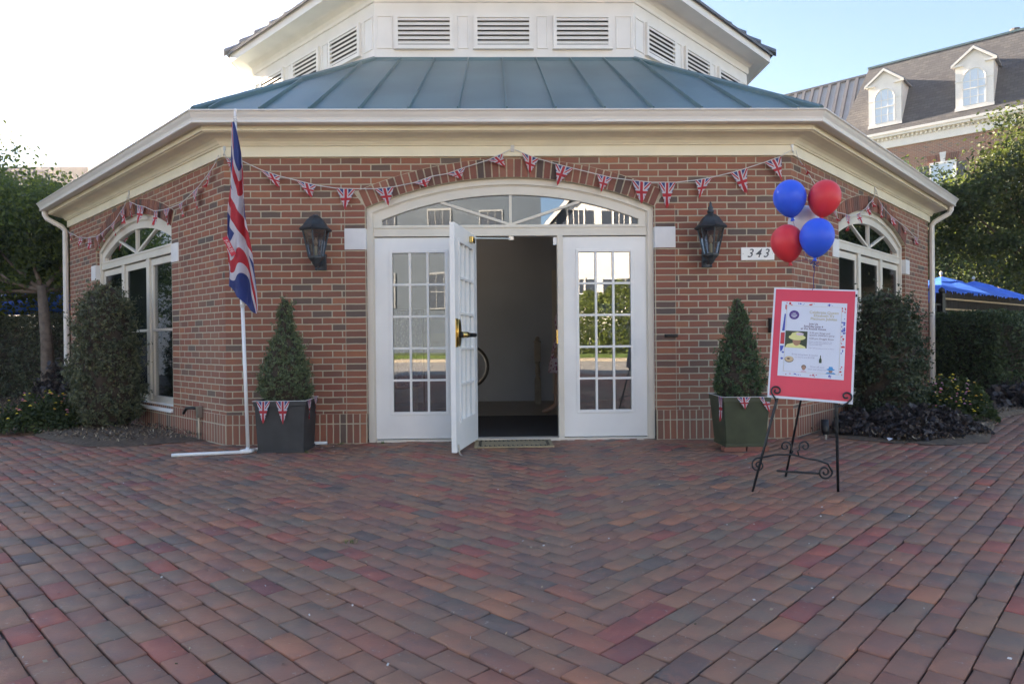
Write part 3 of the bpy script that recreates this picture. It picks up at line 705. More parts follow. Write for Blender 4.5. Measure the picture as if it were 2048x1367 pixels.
for x in (2.395, 2.70): b.lathe([(.006, 0), (.004, .004)], 8, (0, 0, 0), T=Matrix.Translation((x, -.015, 1.905)) @ Matrix.Rotation(math.pi/2, 4, 'X'))
b.build('screw', M['steel'], o)

# ------------------------------------------------------------------ bunting
def pennant(A, B, tip, parent, curl=.032, seed=0):
    A, B, tip = Vector(A), Vector(B), Vector(tip); n = 8; rg = random.Random(seed); ph = rg.uniform(0, 6)
    nrm = (B-A).cross(tip-A).normalized(); vs = []; idx = {}; uv = {}
    if nrm.y > 0 and abs(nrm.y) > .2: nrm = -nrm
    for j in range(n+1):
        t = j/n; m_ = n-j if j < n else 0
        cols = 4
        for i in range(cols+1):
            s_ = i/cols; L = A.lerp(tip, t); Rr = B.lerp(tip, t); p = L.lerp(Rr, s_) + nrm*(curl*math.sin(t*3.5+s_*2+ph)*t)
            idx[(j, i)] = len(vs); vs.append(p); w = (1-t); uv[(j, i)] = ((s_-.5)*2*w*1.0, 1-t*2.1)
    fs = []; us = []
    for j in range(n):
        for i in range(4):
            k = [(j, i), (j+1, i), (j+1, i+1), (j, i+1)]
            if j == n-1: k = [(j, i), (j+1, i), (j, i+1)]
            fs.append([idx[q] for q in k]); us.append([uv[q] for q in k])
    b = MB(); b.add(vs, fs, us); return b.build('pennant', M['jack'], parent, True)
def bunting(label, pens, hooks, T=Matrix.Identity(4), group='strings of flag bunting under the eaves', sag=None):
    o = thing('bunting_string', label, 'bunting', group=group)
    pts = [Vector(hooks[0])]
    for i, (A, B, tip) in enumerate(pens):
        A, B, tip = [Vector(q) for q in (A, B, tip)]
        pennant(T @ A, T @ B, T @ tip, o, seed=i*7+len(pens)); pts += [A, B]
    pts.append(Vector(hooks[-1])); b = MB(T); b.tube(pts, .0045, 5); b.build('cord', M['cord'], o)
    return o
def F2(l, y=-.05): return [tuple((x, y, z) for x, z in ((p[0], p[1]), (p[2], p[3]), (p[4], p[5]))) for p in l]
bunting('flag bunting from the left front corner to the clip above the door arch', F2([(-2.86, 2.90, -2.73, 2.88, -2.84, 2.80), (-2.528, 2.784, -2.323, 2.713, -2.345, 2.60), (-2.164, 2.672, -1.964, 2.621, -2.02, 2.50), (-1.763, 2.59, -1.573, 2.584, -1.675, 2.362),
     (-1.376, 2.583, -1.185, 2.602, -1.237, 2.41), (-.983, 2.642, -.795, 2.707, -.86, 2.60), (-.648, 2.732, -.46, 2.797, -.50, 2.68), (-.231, 2.867, -.078, 2.937, -.05, 2.80)]), [(-2.885, -.05, 2.96), (.024, -.05, 2.985)])
bunting('flag bunting from the clip above the door arch to the right front corner', F2([(.115, 2.947, .292, 2.88, .199, 2.733), (.46, 2.829, .643, 2.782, .473, 2.61), (.888, 2.72, 1.041, 2.684, .922, 2.537), (1.241, 2.658, 1.445, 2.636, 1.336, 2.412),
     (1.517, 2.636, 1.692, 2.635, 1.602, 2.365), (1.893, 2.655, 2.068, 2.685, 1.938, 2.471), (2.259, 2.73, 2.435, 2.78, 2.418, 2.509), (2.612, 2.836, 2.783, 2.897, 2.802, 2.651)]), [(.024, -.05, 2.985), (2.905, -.05, 2.97)])
def F3(l): return [tuple((u-s8/2, -.05, z) for u, z in ((p[0], p[1]), (p[2], p[3]), (p[4], p[5]))) for p in l]
def F4(l): return [tuple((s8/2-u, -.05, z) for u, z in ((p[0], p[1]), (p[2], p[3]), (p[4], p[5]))) for p in l]
TR, TLf = side(1), side(-1)
bunting('flag bunting on the right wall from the front corner to the hook above its window', F3([(.05, 2.9, .12, 2.87, .331, 2.76), (1.02, 2.5, 1.2, 2.485, 1.35, 2.39), (1.514, 2.50, 1.7, 2.50, 1.6, 2.3), (1.945, 2.55, 2.1, 2.6, 2.08, 2.45), (2.33, 2.68, 2.46, 2.76, 2.45, 2.60), (2.56, 2.80, 2.66, 2.86, 2.70, 2.74)]),
        [(.0-s8/2, -.05, 2.96), (2.765-s8/2, -.05, 2.985)], TR)
bunting('flag bunting on the right wall from the window hook down to the downspout', F3([(2.897, 2.862, 3.08, 2.793, 3.075, 2.637), (3.414, 2.727, 3.7, 2.70, 3.62, 2.60), (4.1, 2.66, 4.3, 2.64, 4.28, 2.56), (4.712, 2.569, 4.95, 2.56, 4.9, 2.45)]),
        [(2.765-s8/2, -.05, 2.985), (4.957-s8/2, -.05, 2.80)], TR)
bunting('flag bunting on the left wall from the front corner to the hook above its window', F4([(.126, 2.844, .28, 2.78, .383, 2.66), (.513, 2.70, .675, 2.66, .613, 2.474), (.943, 2.603, 1.08, 2.59, .99, 2.44), (1.331, 2.59, 1.534, 2.597, 1.461, 2.40), (1.728, 2.613, 1.862, 2.631, 1.834, 2.44), (2.20, 2.731, 2.44, 2.781, 2.36, 2.534), (2.611, 2.837, 2.726, 2.867, 2.713, 2.66)])[::1],
        [(s8/2, -.05, 2.93), (s8/2-2.781, -.05, 2.97)], TLf)
bunting('flag bunting on the left wall from the window hook down to the downspout', F4([(2.925, 2.838, 3.12, 2.778, 2.98, 2.606), (3.303, 2.704, 3.5, 2.66, 3.38, 2.50), (3.80, 2.62, 3.95, 2.60, 3.87, 2.47), (4.05, 2.59, 4.2, 2.585, 4.1, 2.40), (4.45, 2.60, 4.62, 2.61, 4.5, 2.42), (4.9, 2.65, 5.08, 2.67, 5.0, 2.52), (5.45, 2.77, 5.6, 2.80, 5.58, 2.68)]),
        [(s8/2-2.781, -.05, 2.97), (s8/2-5.7, -.05, 2.84)], TLf)
def hook(T, x, z, lab, white=False):
    b = MB(T)
    if white: b.box(x-.018, x+.018, -.045, -.031, z-.045, z+.045); b.box(x-.022, x+.022, -.05, -.03, z+.03, z+.048)
    else: b.tube([(x, -.04, z+.06), (x, -.04, z-.03), (x, -.055, z-.045), (x, -.06, z-.03)], .006, 6); b.box(x-.012, x+.012, -.038, -.03, z+.01, z+.07)
    tag(b.build('cable_clip', M['cord' if white else 'steel'], bevel=.001), lab, 'clip')
hook(Matrix.Identity(4), .024, 3.0, 'white plastic clip holding the bunting above the middle of the door arch', True)
hook(Matrix.Identity(4), -2.885, 2.97, 'metal clip holding the bunting at the left front corner behind the flag')
hook(Matrix.Identity(4), 2.905, 2.98, 'metal clip holding the bunting at the right front corner')
hook(TR, 2.765-s8/2, 2.97, 'metal clip holding the bunting above the right wall window'); hook(TLf, s8/2-2.781, 2.96, 'metal clip holding the bunting above the left wall window')

# ------------------------------------------------------------------ flagpole and flag
fp = thing('flagpole', 'thin white plastic pipe flagpole on pipe feet at the left front corner', 'flagpole')
PB, PT = Vector((-2.505, -.52, .05)), Vector((-2.60, -.49, 3.12))
b = MB(); b.tube([PB, PB.lerp(PT, .44)], .0165, 12); b.build('lower_pole', M['pvc'], fp, True)
b = MB(); b.tube([PB.lerp(PT, .43), PB.lerp(PT, .455)], .021, 12); b.build('coupling', M['pvc'], fp, True)
b = MB(); b.tube([PB.lerp(PT, .45), PT], .0125, 12); b.build('upper_pole', M['pvc'], fp, True)
b = MB(); d = (PT-PB).normalized()
for i in range(3): b.tube([PT+d*(.0+i*.022), PT+d*(.014+i*.022)], .02-.002*i, 12)
b.tube([PT, PT+d*.1], .011, 10); b.lathe([(.002, .09), (.013, .1), (.013, .115), (.004, .125)], 10, tuple(PT)); b.build('finial', M['pvc'], fp, True)
b = MB(); b.tube([PB, PB-Vector((0.01, .01, .025)), PB+Vector((-.06, -.035, -.032))], .021, 12); b.tube([PB+Vector((-.02, -.03, -.03)), PB+Vector((.04, .05, -.03))], .021, 12); b.build('elbow', M['pvc'], fp, True)
b = MB(); b.tube([(-2.55, -.555, .018), (-3.135, -.69, .018)], .0165, 12); b.build('foot', M['pvc'], fp, True)
b = MB(); b.tube([(-2.49, -.52, .018), (-2.38, -.10, .018), (-2.30, -.075, .018), (-1.88, -.06, .018)], .0165, 12); b.build('foot', M['pvc'], fp, True)
def flag():
    o = thing('flag', 'large red white and blue flag hanging limp down the white pole', 'flag')
    n, c = 56, 34; vs = []; uv = []
    for j in range(n+1):
        t = j/n; ax = PB.lerp(PT, 1.0-.566*t)
        wl = -.012-.105*min(1, t*1.5); wr = .014+.165*t**.9+.016*math.sin(t*9)
        for i in range(c+1):
            s_ = i/c; x = wl+(wr-wl)*s_
            dep = (.050*math.sin(s_*8.5+1.6*t+.6)+.020*math.sin(s_*21+t*9)+.010*math.sin(t*23+s_*11))*min(1, t*3)
            low = t**4*(.13*math.sin(s_*5.2+.4)-.20*max(0, .32-s_)*2.2*-1)
            pz = 3.10-1.70*t+low*.9-.03*math.sin(s_*6)*t
            vs.append((ax.x+x, ax.y-.062+dep, pz))
            a = .60+.24*math.sin(s_*6.3+.9); uv.append((a, 1.12-2.15*t+.62*(s_-.5)*(1 if t < .5 else 1)))
    fs = []; us = []
    for j in range(n):
        for i in range(c):
            k = [j*(c+1)+i, j*(c+1)+i+1, (j+1)*(c+1)+i+1, (j+1)*(c+1)+i]; fs.append(k); us.append([uv[q] for q in k])
    b = MB(); b.add(vs, fs, us); b.build('cloth', M['jack'], o, True)
    T = Matrix.Translation((-2.612, -.64, 1.93)) @ Matrix.Rotation(R_(64), 4, 'Y')
    b = MB(T); b.box(-.095, .095, 0, .001, -.024, .024); pp_ = b.build('banner_band', M['redcloth'], o)
    text('JUBILEE', .04, M['cord'], T @ Matrix.Translation((0, -.001, 0)) @ UPR, pp_, ext=.0003)
flag()

# ------------------------------------------------------------------ planters and topiaries
def planter(name, label, cx, cy, z0, wt, wb, h, mat, depth=.42):
    o = thing(name, label, 'planter', (cx, cy, z0), 0, 'square planters either side of the doors')
    b = MB(); db = depth*wb/wt
    def fr(w0, d0, z0, w1, d1, z1): b.add([(-w0/2, -d0/2, z0), (w0/2, -d0/2, z0), (w0/2, d0/2, z0), (-w0/2, d0/2, z0), (-w1/2, -d1/2, z1), (w1/2, -d1/2, z1), (w1/2, d1/2, z1), (-w1/2, d1/2, z1)],
        [[0, 1, 5, 4], [1, 2, 6, 5], [2, 3, 7, 6], [3, 0, 4, 7], [3, 2, 1, 0], [4, 5, 6, 7]])
    fr(wb, db, 0, wt*.96, depth*.96, h-.045); b.build('pot', mat, o, bevel=.006)
    b = MB()
    for x0, x1, y0, y1 in ((-wt/2, wt/2, -depth/2, -depth/2+.035), (-wt/2, wt/2, depth/2-.035, depth/2), (-wt/2, -wt/2+.035, -depth/2+.035, depth/2-.035), (wt/2-.035, wt/2, -depth/2+.035, depth/2-.035)): b.box(x0, x1, y0, y1, h-.047, h)
    b.build('rim', mat, o, bevel=.004)
    b = MB(); b.box(-wb/2-.006, wb/2+.006, -db/2-.006, db/2+.006, .0, .03); b.build('foot_band', mat, o, bevel=.003)
    b = MB(); b.box(-wt/2+.035, wt/2-.035, -depth/2+.035, depth/2-.035, h-.044, h-.03); b.build('potting_soil', M['soil'], o)
    return o
planter('planter', 'dark charcoal square planter beside the white flagpole', -2.197, -.34, 0, .485, .425, .49, M['pot'], .44)
planter('planter', 'green tinted square planter on loose bricks behind the sign easel', 2.115, -.63, .042, .44, .36, .46, M['potg'], .42)
for x, y, lb in ((2.01, -.77, 'left loose red brick under the front of the green tinted planter'), (2.222, -.77, 'right loose red brick under the front of the green tinted planter')):
    b = MB(Matrix.Translation((x, y, 0)) @ Matrix.Rotation(.02, 4, 'Z')); b.box(-.1, .1, -.045, .045, 0, .042)
    tag(b.build('brick', M['voussoir'], bevel=.003), lb, 'brick', 'loose bricks under the right planter')
def topiary(label, cx, cy, z0, prof, mat, n, seed, name='topiary_shrub', size=.022, group=None, cat='topiary', lump=.06, core=True, sprig=.05, rise=1.):
    """prof: list of (z, radius)"""
    o = thing(name, label, cat, (cx, cy, z0), group=group); rg = np.random.default_rng(seed)
    Z = np.array([p[0] for p in prof]); Rr = np.array([p[1] for p in prof])
    w = np.interp(np.linspace(Z[0], Z[-1], 200), Z, Rr); cdf = np.cumsum(w+.02); cdf /= cdf[-1]
    z = np.interp(rg.random(n), cdf, np.linspace(Z[0], Z[-1], 200)); r = np.interp(z, Z, Rr); th = rg.random(n)*2*np.pi
    k1, k2, k3 = rg.random(3)*6
    lum = 1+lump*(np.sin(th*3+z*9+k1)+np.sin(th*5-z*14+k2)*.7+np.sin(z*23+th*2+k3)*.6)
    ns = n//14; si = rg.integers(0, ns, n); th, z, r, lum = th[:ns][si], z[:ns][si], r[:ns][si], lum[:ns][si]
    out = ((rg.random(ns)**1.6+(rg.random(ns) < .05)*.8)*sprig)[si]; al = rg.random(n)
    rad = r*lum*(.93-.30*(rg.random(ns)**2)[si])+out*al; dz = out*al*(.9*rise+.5*rg.normal(size=ns)[si]); dt = (rg.normal(size=ns)*.5)[si]*out*al/np.maximum(r, .05)
    P = np.stack([rad*np.cos(th+dt), rad*np.sin(th+dt), z+dz], 1)+rg.normal(0, size*.42, (n, 3))
    V, F = leaves(P, size, rg, .5); arr_mesh('foliage', V, F, mat, o)
    if core:
        b = MB(); b.lathe([(max(.01, r_*.80), z_) for z_, r_ in prof], 20, (0, 0, 0)); b.build('inner_twigs', M['soil'], o, True)
    b = MB(); b.tube([(0, 0, -.06), (0, 0, prof[0][0]+.12)], .02, 8); b.build('stem', M['bark'], o)
    return o
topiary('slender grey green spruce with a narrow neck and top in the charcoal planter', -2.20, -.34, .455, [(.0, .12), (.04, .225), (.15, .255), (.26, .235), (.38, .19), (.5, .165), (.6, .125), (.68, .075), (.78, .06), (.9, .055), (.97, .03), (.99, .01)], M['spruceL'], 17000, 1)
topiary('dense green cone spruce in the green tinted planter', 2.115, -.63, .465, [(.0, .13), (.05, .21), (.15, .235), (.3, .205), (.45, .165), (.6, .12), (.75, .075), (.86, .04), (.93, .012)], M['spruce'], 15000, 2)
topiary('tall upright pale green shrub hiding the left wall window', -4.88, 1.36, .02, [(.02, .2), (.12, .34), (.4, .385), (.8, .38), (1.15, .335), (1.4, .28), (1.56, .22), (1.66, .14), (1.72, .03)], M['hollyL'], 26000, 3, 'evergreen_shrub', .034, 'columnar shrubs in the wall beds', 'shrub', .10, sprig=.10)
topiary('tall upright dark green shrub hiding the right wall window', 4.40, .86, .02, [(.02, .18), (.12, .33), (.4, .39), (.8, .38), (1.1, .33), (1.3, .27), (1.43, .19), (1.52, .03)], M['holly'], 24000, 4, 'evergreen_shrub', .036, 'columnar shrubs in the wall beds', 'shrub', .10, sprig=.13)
# bunting round the pots
def potbunting(label, cx, cy, z, w, d, fr, sd, extra=()):
    P = []; y = cy-d/2-.006
    for a, dz in fr: P.append(((cx+a, y, z), (cx+a+.13, y, z), (cx+a+.065+sd[0], y-.01, z-.21*dz)))
    o = thing('bunting_string', label, 'bunting', group='bunting strings around the planter rims')
    for i, (A, B, t) in enumerate(P): pennant(A, B, t, o, .012, i)
    for i, (A, B, t) in enumerate(extra): pennant(A, B, t, o, .012, i+9)
    b = MB(); w2 = w/2+.006; b.tube([(cx-w2, y, z), (cx+w2, y, z), (cx+w2, cy+d/2, z+.004), (cx-w2, cy+d/2, z+.004), (cx-w2, y, z)], .003, 5); b.build('cord', M['cord'], o); return o
potbunting('flag bunting around the rim of the charcoal planter', -2.197, -.34, .49, .485, .44, [(-.21, 1.0), (-.03, 1.05)], [.0], [((-1.948, -.5, .49), (-1.948, -.38, .50), (-1.945, -.46, .30)), ((-1.948, -.28, .5), (-1.948, -.17, .51), (-1.945, -.22, .33))])
potbunting('flag bunting around the rim of the green tinted planter', 2.115, -.63, .502, .44, .42, [(-.10, .55)], [.01], [((1.888, -.84, .502), (1.888, -.72, .502), (1.886, -.79, .27)), ((2.22, -.848, .5), (2.33, -.83, .5), (2.31, -.85, .36))])

# ------------------------------------------------------------------ sign on easel, balloons
c_TL, c_TR, c_BL = Vector((1.777, -2.277, 1.386)), Vector((2.249, -2.468, 1.351)), Vector((1.676, -2.397, .627))
ex = (c_TR-c_TL).normalized(); ez = (c_TL-c_BL); ez = (ez-ex*ez.dot(ex)).normalized(); ey = ez.cross(ex)
ctr = (c_TL+c_TR)/2 - ez*.3825
SB = Matrix(((ex.x, ey.x, ez.x, ctr.x), (ex.y, ey.y, ez.y, ctr.y), (ex.z, ey.z, ez.z, ctr.z), (0, 0, 0, 1)))
BW, BH = .52, .765
so_ = thing('sign_board', 'red and white event notice board propped on the black easel', 'sign'); so_.matrix_world = SB
bw, bh = BW/2, BH/2
b = MB(); b.box(-bw, bw, 0, .006, -bh, bh); b.build('foam_board', M['foam'], so_)
b = MB(); b.box(-bw+.012, bw-.014, -.002, -.0005, -bh+.016, bh-.010); b.build('red_card', M['redfoam'], so_)
px0, px1, pz0, pz1 = -bw+BW*.105, -bw+BW*.885, bh-BH*.80, bh-BH*.125
b = MB(); b.box(px0, px1, -.0035, -.0022, pz0, pz1); pap = b.build('poster', M['paper'], so_)
pw, phh = px1-px0, pz1-pz0
def pp(a, c): return px0+a*pw, pz1-c*phh
def patch(name, poly, mat, y=-.0041, parent=pap):
    b = MB(); b.prism([pp(a, c) for a, c in poly], y-.0004, y); return b.build(name, M[mat], parent)
def circ(a, c, r, n=20, sx=1., sy=1.): return [(a+r*sx*math.cos(2*math.pi*i/n), c+r*sy*math.sin(2*math.pi*i/n)*pw/phh) for i in range(n)]
for nm, poly in (('frame_line', [(.085, .055), (.925, .055), (.925, .0575), (.085, .0575)]), ('frame_line', [(.085, .935), (.925, .935), (.925, .9375), (.085, .9375)]), ('frame_line', [(.085, .055), (.089, .055), (.089, .935), (.085, .935)]), ('frame_line', [(.921, .055), (.925, .055), (.925, .935), (.921, .935)])): patch(nm, poly, 'gold')
patch('emblem', circ(.205, .18, .078), 'purple')
for i, w_ in enumerate((.05, .09, .09, .05)): patch('emblem_text', [(.205-w_/2, .155+i*.017), (.205+w_/2, .155+i*.017), (.205+w_/2, .162+i*.017), (.205-w_/2, .162+i*.017)], 'foam', -.0047)
rb = random.Random(5)
def blot(a0, a1, c0, c1, mat, n=7):
    for i in range(n):
        a, c = rb.uniform(a0, a1), rb.uniform(c0, c1); patch('paint_blot', circ(a, c, rb.uniform(.006, .016), 7, rb.uniform(.5, 1.6), rb.uniform(.4, 1.6)), mat)
patch('paint_stripe', [(.055, .17), (.075, .17), (.07, .40), (.03, .40), (.045, .27)], 'pblue'); patch('paint_stripe', [(.015, .425), (.075, .42), (.075, .575), (.012, .575)], 'pred'); patch('paint_stripe', [(.012, .60), (.072, .60), (.05, .66), (.02, .68)], 'pblue')
blot(.02, .07, .68, .80, 'pblue', 4); blot(.07, .16, .02, .05, 'pred', 4); patch('paint_stripe', [(.06, .045), (.08, .045), (.08, .12), (.06, .1)], 'pred')
blot(.26, .36, .02, .04, 'pblue', 5); blot(.42, .56, .02, .04, 'pred', 3); blot(.70, .8, .02, .04, 'pblue', 4); blot(.93, .98, .02, .12, 'pred', 6); blot(.935, .985, .2, .40, 'pblue', 14); blot(.935, .985, .43, .58, 'pred', 14); blot(.94, .97, .62, .68, 'pblue', 3)
blot(.93, .97, .82, .95, 'pred', 6); blot(.1, .2, .955, .98, 'pred', 2); blot(.2, .35, .955, .98, 'pblue', 5); blot(.5, .6, .955, .98, 'pred', 5); blot(.76, .84, .955, .98, 'pblue', 4)
ph_ = patch('photograph', [(.085, .395), (.425, .395), (.425, .62), (.085, .62)], 'picgreen')
Y2, Y3, Y4 = -.0048, -.0054, -.006
patch('picture_shape', [(.09, .62), (.12, .575), (.22, .555), (.33, .575), (.40, .60), (.41, .62)], 'haty', Y2, ph_)
patch('picture_shape', circ(.265, .525, .062, sy=1.35), 'skin', Y3, ph_); patch('picture_shape', circ(.27, .48, .13, sy=.38), 'haty', Y4, ph_); patch('picture_shape', [(.16, .475), (.19, .425), (.27, .405), (.35, .42), (.37, .47)], 'haty', Y4-.0006, ph_); patch('picture_shape', circ(.31, .435, .06, sy=.4), 'hatp', Y4-.0012, ph_)
def pt(body, a, c, size, mat, align='CENTER', bold=0.): 
    x, z = pp(a, c); text(body, size, M[mat], Matrix.Translation((x, -.0042, z)) @ UPR, pap, ext=.0002, align=align, bold=bold)
pt('Celebrate Queen', .66, .135, .0255, 'gold', bold=.0002); pt("Elizabeth II's", .66, .178, .0255, 'gold', bold=.0002); pt('Platinum Jubilee', .66, .221, .0255, 'gold', bold=.0002)
pt('Join Us', .51, .292, .019, 'ink', bold=.0003); pt('Saturday June 4', .51, .325, .019, 'ink', bold=.0003); pt('at the Round House', .51, .358, .019, 'ink', bold=.0003)
pt('3:30 pm: Kings and', .455, .41, .0165, 'ink', 'LEFT'); pt("queens children's party", .455, .44, .0165, 'ink', 'LEFT'); pt('4:30 pm: Doggie Show', .455, .485, .0165, 'ink', 'LEFT')
pt('Dress in your best regalia for the', .455, .525, .0105, 'inkgrey', 'LEFT'); pt('best costume and prizes for best', .455, .545, .0105, 'inkgrey', 'LEFT'); pt('dressed royal dogs', .455, .565, .0105, 'inkgrey', 'LEFT'); pt('Light refreshments and tea to follow', .455, .61, .0105, 'inkgrey', 'LEFT')
pt('Bring along beer & snacks', .40, .705, .0155, 'inkgrey'); pt('to share and BYOB', .40, .74, .0155, 'inkgrey'); pt('Show off your', .60, .855, .0155, 'inkgrey'); pt('best and dress hat', .60, .888, .0155, 'inkgrey')
patch('biscuit', circ(.165, .775, .07, sy=.75), 'brownp'); patch('biscuit', circ(.165, .770, .064, sy=.72), 'cookie', Y2); patch('biscuit', circ(.155, .768, .025, 8, sy=.6), 'brownp', Y3)
patch('bottle_picture', [(.62, .80), (.62, .755), (.632, .735), (.634, .70), (.646, .70), (.648, .735), (.66, .755), (.66, .80)], 'bottle')
patch('face_picture', circ(.395, .865, .037), 'hair'); patch('face_picture', circ(.395, .878, .028, sy=1.3), 'skin2', Y2); patch('face_picture', [(.35, .935), (.365, .91), (.425, .91), (.44, .935)], 'hatp', Y2)
patch('hat_picture', circ(.80, .895, .03, sy=1.1), 'skin2', Y2); patch('hat_picture', circ(.80, .878, .062, sy=.25), 'cyan', Y3); patch('hat_picture', [(.765, .875), (.775, .84), (.825, .84), (.838, .875)], 'cyan', Y3-.0005); patch('hat_picture', [(.72, .935), (.75, .915), (.85, .915), (.885, .935)], 'cyan')
b = MB(); b.box(bw-.012, bw-.002, -.004, -.001, .335, .352); b.build('clip', M['iron'], so_)
# easel
ez_ = thing('easel', 'black wrought iron easel with scroll feet holding the red sign', 'easel')
fl, frr = Vector((1.55, -2.60, 0)), Vector((2.127, -2.43, 0))
fl = Vector((1.56, -2.40, 0)); frr = Vector((2.135, -2.42, 0)); topc = Vector((1.98, -2.20, 1.5))
def spiral(c, ax, az, r0, r1, t0, t1, n=26):
    return [c+ax*(r0+(r1-r0)*i/n)*math.cos(t0+(t1-t0)*i/n)+az*(r0+(r1-r0)*i/n)*math.sin(t0+(t1-t0)*i/n) for i in range(n+1)]
def onboard(x, z, y=.014): return SB @ Vector((x, y, z))
hl, hr = onboard(-.20, -.40), onboard(.165, -.40)
b = MB(); b.tube([fl, fl.lerp(hl, .55), hl, onboard(-.09, .30), onboard(0, .37)], [.008, .009, .010, .008, .007], 8); b.build('front_leg', M['easel'], ez_, True)
b = MB(); b.tube([frr, frr.lerp(hr, .55), hr, onboard(.06, .30), onboard(0, .37)], [.009, .010, .011, .008, .007], 8); b.build('front_leg', M['easel'], ez_, True)
b = MB(); bk = Vector((1.99, -1.93, .0)); b.tube([bk, onboard(0, .0, .06), onboard(0, .37)], .008, 8); b.build('back_leg', M['easel'], ez_, True)
for hx, sg in ((-.20, 1), (.165, 1)):
    cc = onboard(hx+(-.005 if hx < 0 else .055), -.335, -.012)
    b = MB(); sp = spiral(cc, ex, ez, .034, .008, R_(200 if hx < 0 else -60), R_(-230 if hx < 0 else 330), 26)
    if hx < 0: path = [onboard(hx, -.41, .014), onboard(hx-.012, -.385, -.008), onboard(hx-.03, -.36, -.012)] + sp
    else: path = [onboard(hx, -.40, .012), onboard(hx+.03, -.40, -.008), onboard(hx+.06, -.38, -.012)] + sp
    b.tube(path, .0058, 8); b.build('board_hook', M['easel'], ez_, True)
lx = (frr-fl).normalized(); lz = Vector((0, 0, 1)); mid = (fl+frr)/2+Vector((.05, .0, 0)); mid.z = .29
def bot(x, z): return fl.lerp(frr, .5)+lx*x+lz*z+Vector((0, .03, 0))
b = MB(); b.tube([bot(-.22, .225), bot(-.12, .245), bot(0, .245), bot(.08, .22), bot(.17, .205), bot(.235, .18), bot(.262, .13)]+spiral(bot(.215, .125), lx, lz, .05, .008, R_(10), R_(-560), 40), .0065, 8); b.build('scroll_bar', M['easel'], ez_, True)
b = MB(); b.tube([bot(-.22, .225)]+spiral(bot(-.235, .175), lx, lz, .05, .008, R_(80), R_(630), 40), .0055, 8); b.build('scroll_bar', M['easel'], ez_, True)
b = MB(); b.tube([bot(-.02, .235), bot(.0, .27)]+spiral(bot(-.05, .30), lx, lz, .04, .008, R_(-30), R_(420), 30), .0055, 8); b.tube([bot(.04, .235), bot(.03, .27)]+spiral(bot(.08, .30), lx, lz, .04, .008, R_(210), R_(-240), 30), .0055, 8); b.build('heart_scroll', M['easel'], ez_, True)
b = MB(); b.tube([bot(-.11, .135), bot(.17, .115)], .0075, 6); b.build('foot_bar', M['easel'], ez_)
# balloons
def balloon(loc, mat, label, r=.108, tilt=(0, 0), group='balloons tied above the sign'):
    o = thing('balloon', label, 'balloon', loc, group=group, rot=(tilt[0], tilt[1], 0))
    pr = [(.006, -.148), (.012, -.142)]
    for i in range(19):
        t = math.pi*i/18; z = -math.cos(t); rr = math.sin(t)
        k = 1.0 if z > 0 else 1.0-.22*(z*z)
        pr.append((max(.006, r*rr*k), z*r*(1.12 if z > 0 else 1.30)))
    b = MB(); b.lathe(pr, 32, (0, 0, 0)); b.build('skin', mat, o, True)
    b = MB(); b.lathe([(.016, -r*1.30-.022), (.010, -r*1.30-.012), (.006, -r*1.30), (.008, -r*1.30+.006)], 10, (0, 0, 0)); b.build('knot', mat, o, True)
    return o
balloon((1.875, -2.30, 2.005), M['blueb'], 'upper left blue balloon, top of the cluster beside a red one', .108, (0, -.12))
balloon((2.088, -2.36, 1.992), M['redb'], 'upper right red balloon behind the lower blue one', .106, (0, .14))
balloon((1.966, -2.50, 1.705), M['blueb'], 'lower right blue balloon with its knot over the sign ribbon', .108, (0, .10))
balloon((1.832, -2.35, 1.69), M['redb'], 'lower left red balloon against the brick wall', .107, (0, -.14))
balloon((2.04, -2.15, 1.86), M['whiteb'], 'white balloon half hidden in the middle of the cluster', .105, (0, 0))
b = MB(); b.tube([(1.955, -2.50, 1.56), (1.962, -2.47, 1.53), (1.972, -2.45, 1.48), (1.968, -2.44, 1.44), (1.985, -2.41, 1.375), (1.985, -2.39, 1.36)], .0022, 5); 
for bl in ((1.89, -2.30, 1.86), (2.075, -2.35, 1.85), (1.85, -2.35, 1.55)): b.tube([bl, (1.93, -2.42, 1.56), (1.962, -2.47, 1.53)], .0012, 4)
tag(b.build('ribbon', M['bluecloth']), 'thin twisted ribbon tying the balloons to the top of the sign', 'ribbon')
b = MB()
for i in range(5):
    t = i*1.3; b.tube([(1.962, -2.47, 1.53), (1.962+.02*math.cos(t), -2.48, 1.53+.02*math.sin(t)), (1.962+.03*math.cos(t+.6), -2.475, 1.525+.025*math.sin(t+.6))], .003, 5)
tag(b.build('ribbon_bow', M['bluecloth']), 'small curled ribbon knot beneath the lower blue balloon', 'ribbon')

# ------------------------------------------------------------------ ground items
o = thing('doormat', 'tan doormat with black border pattern on the pavers at the open door', 'doormat')
b = MB(); b.box(-.385, .39, -.42, .03, .001, .014); b.build('mat', M['doormat'], o, bevel=.003)
b = MB()
for i in range(15):
    x = -.33+i*.045
    for y in (-.36, -.05):
        b.box(x, x+.032, y-.03, y-.008, .0142, .0152); b.box(x, x+.014, y-.006, y+.04, .0142, .0152)
for i in range(8):
    y = -.36+i*.04
    for x in (-.345, .325): b.box(x, x+.03, y, y+.018, .0155, .0162)
b.build('pattern', M['matblack'], o)
o = thing('spotlight', 'small black ground spotlight against the right plinth', 'light', (3.17, -.16, 0)); b = MB(); b.tube([(0, 0, .0), (0, 0, .06)], .012, 8); b.build('stake', M['steel'], o)
b = MB(); b.tube([(0, -.0, .05), (0, .01, .09), (-.0, .02, .20)], [.028, .038, .036], 12); b.build('lamp_head', M['iron'], o, True)
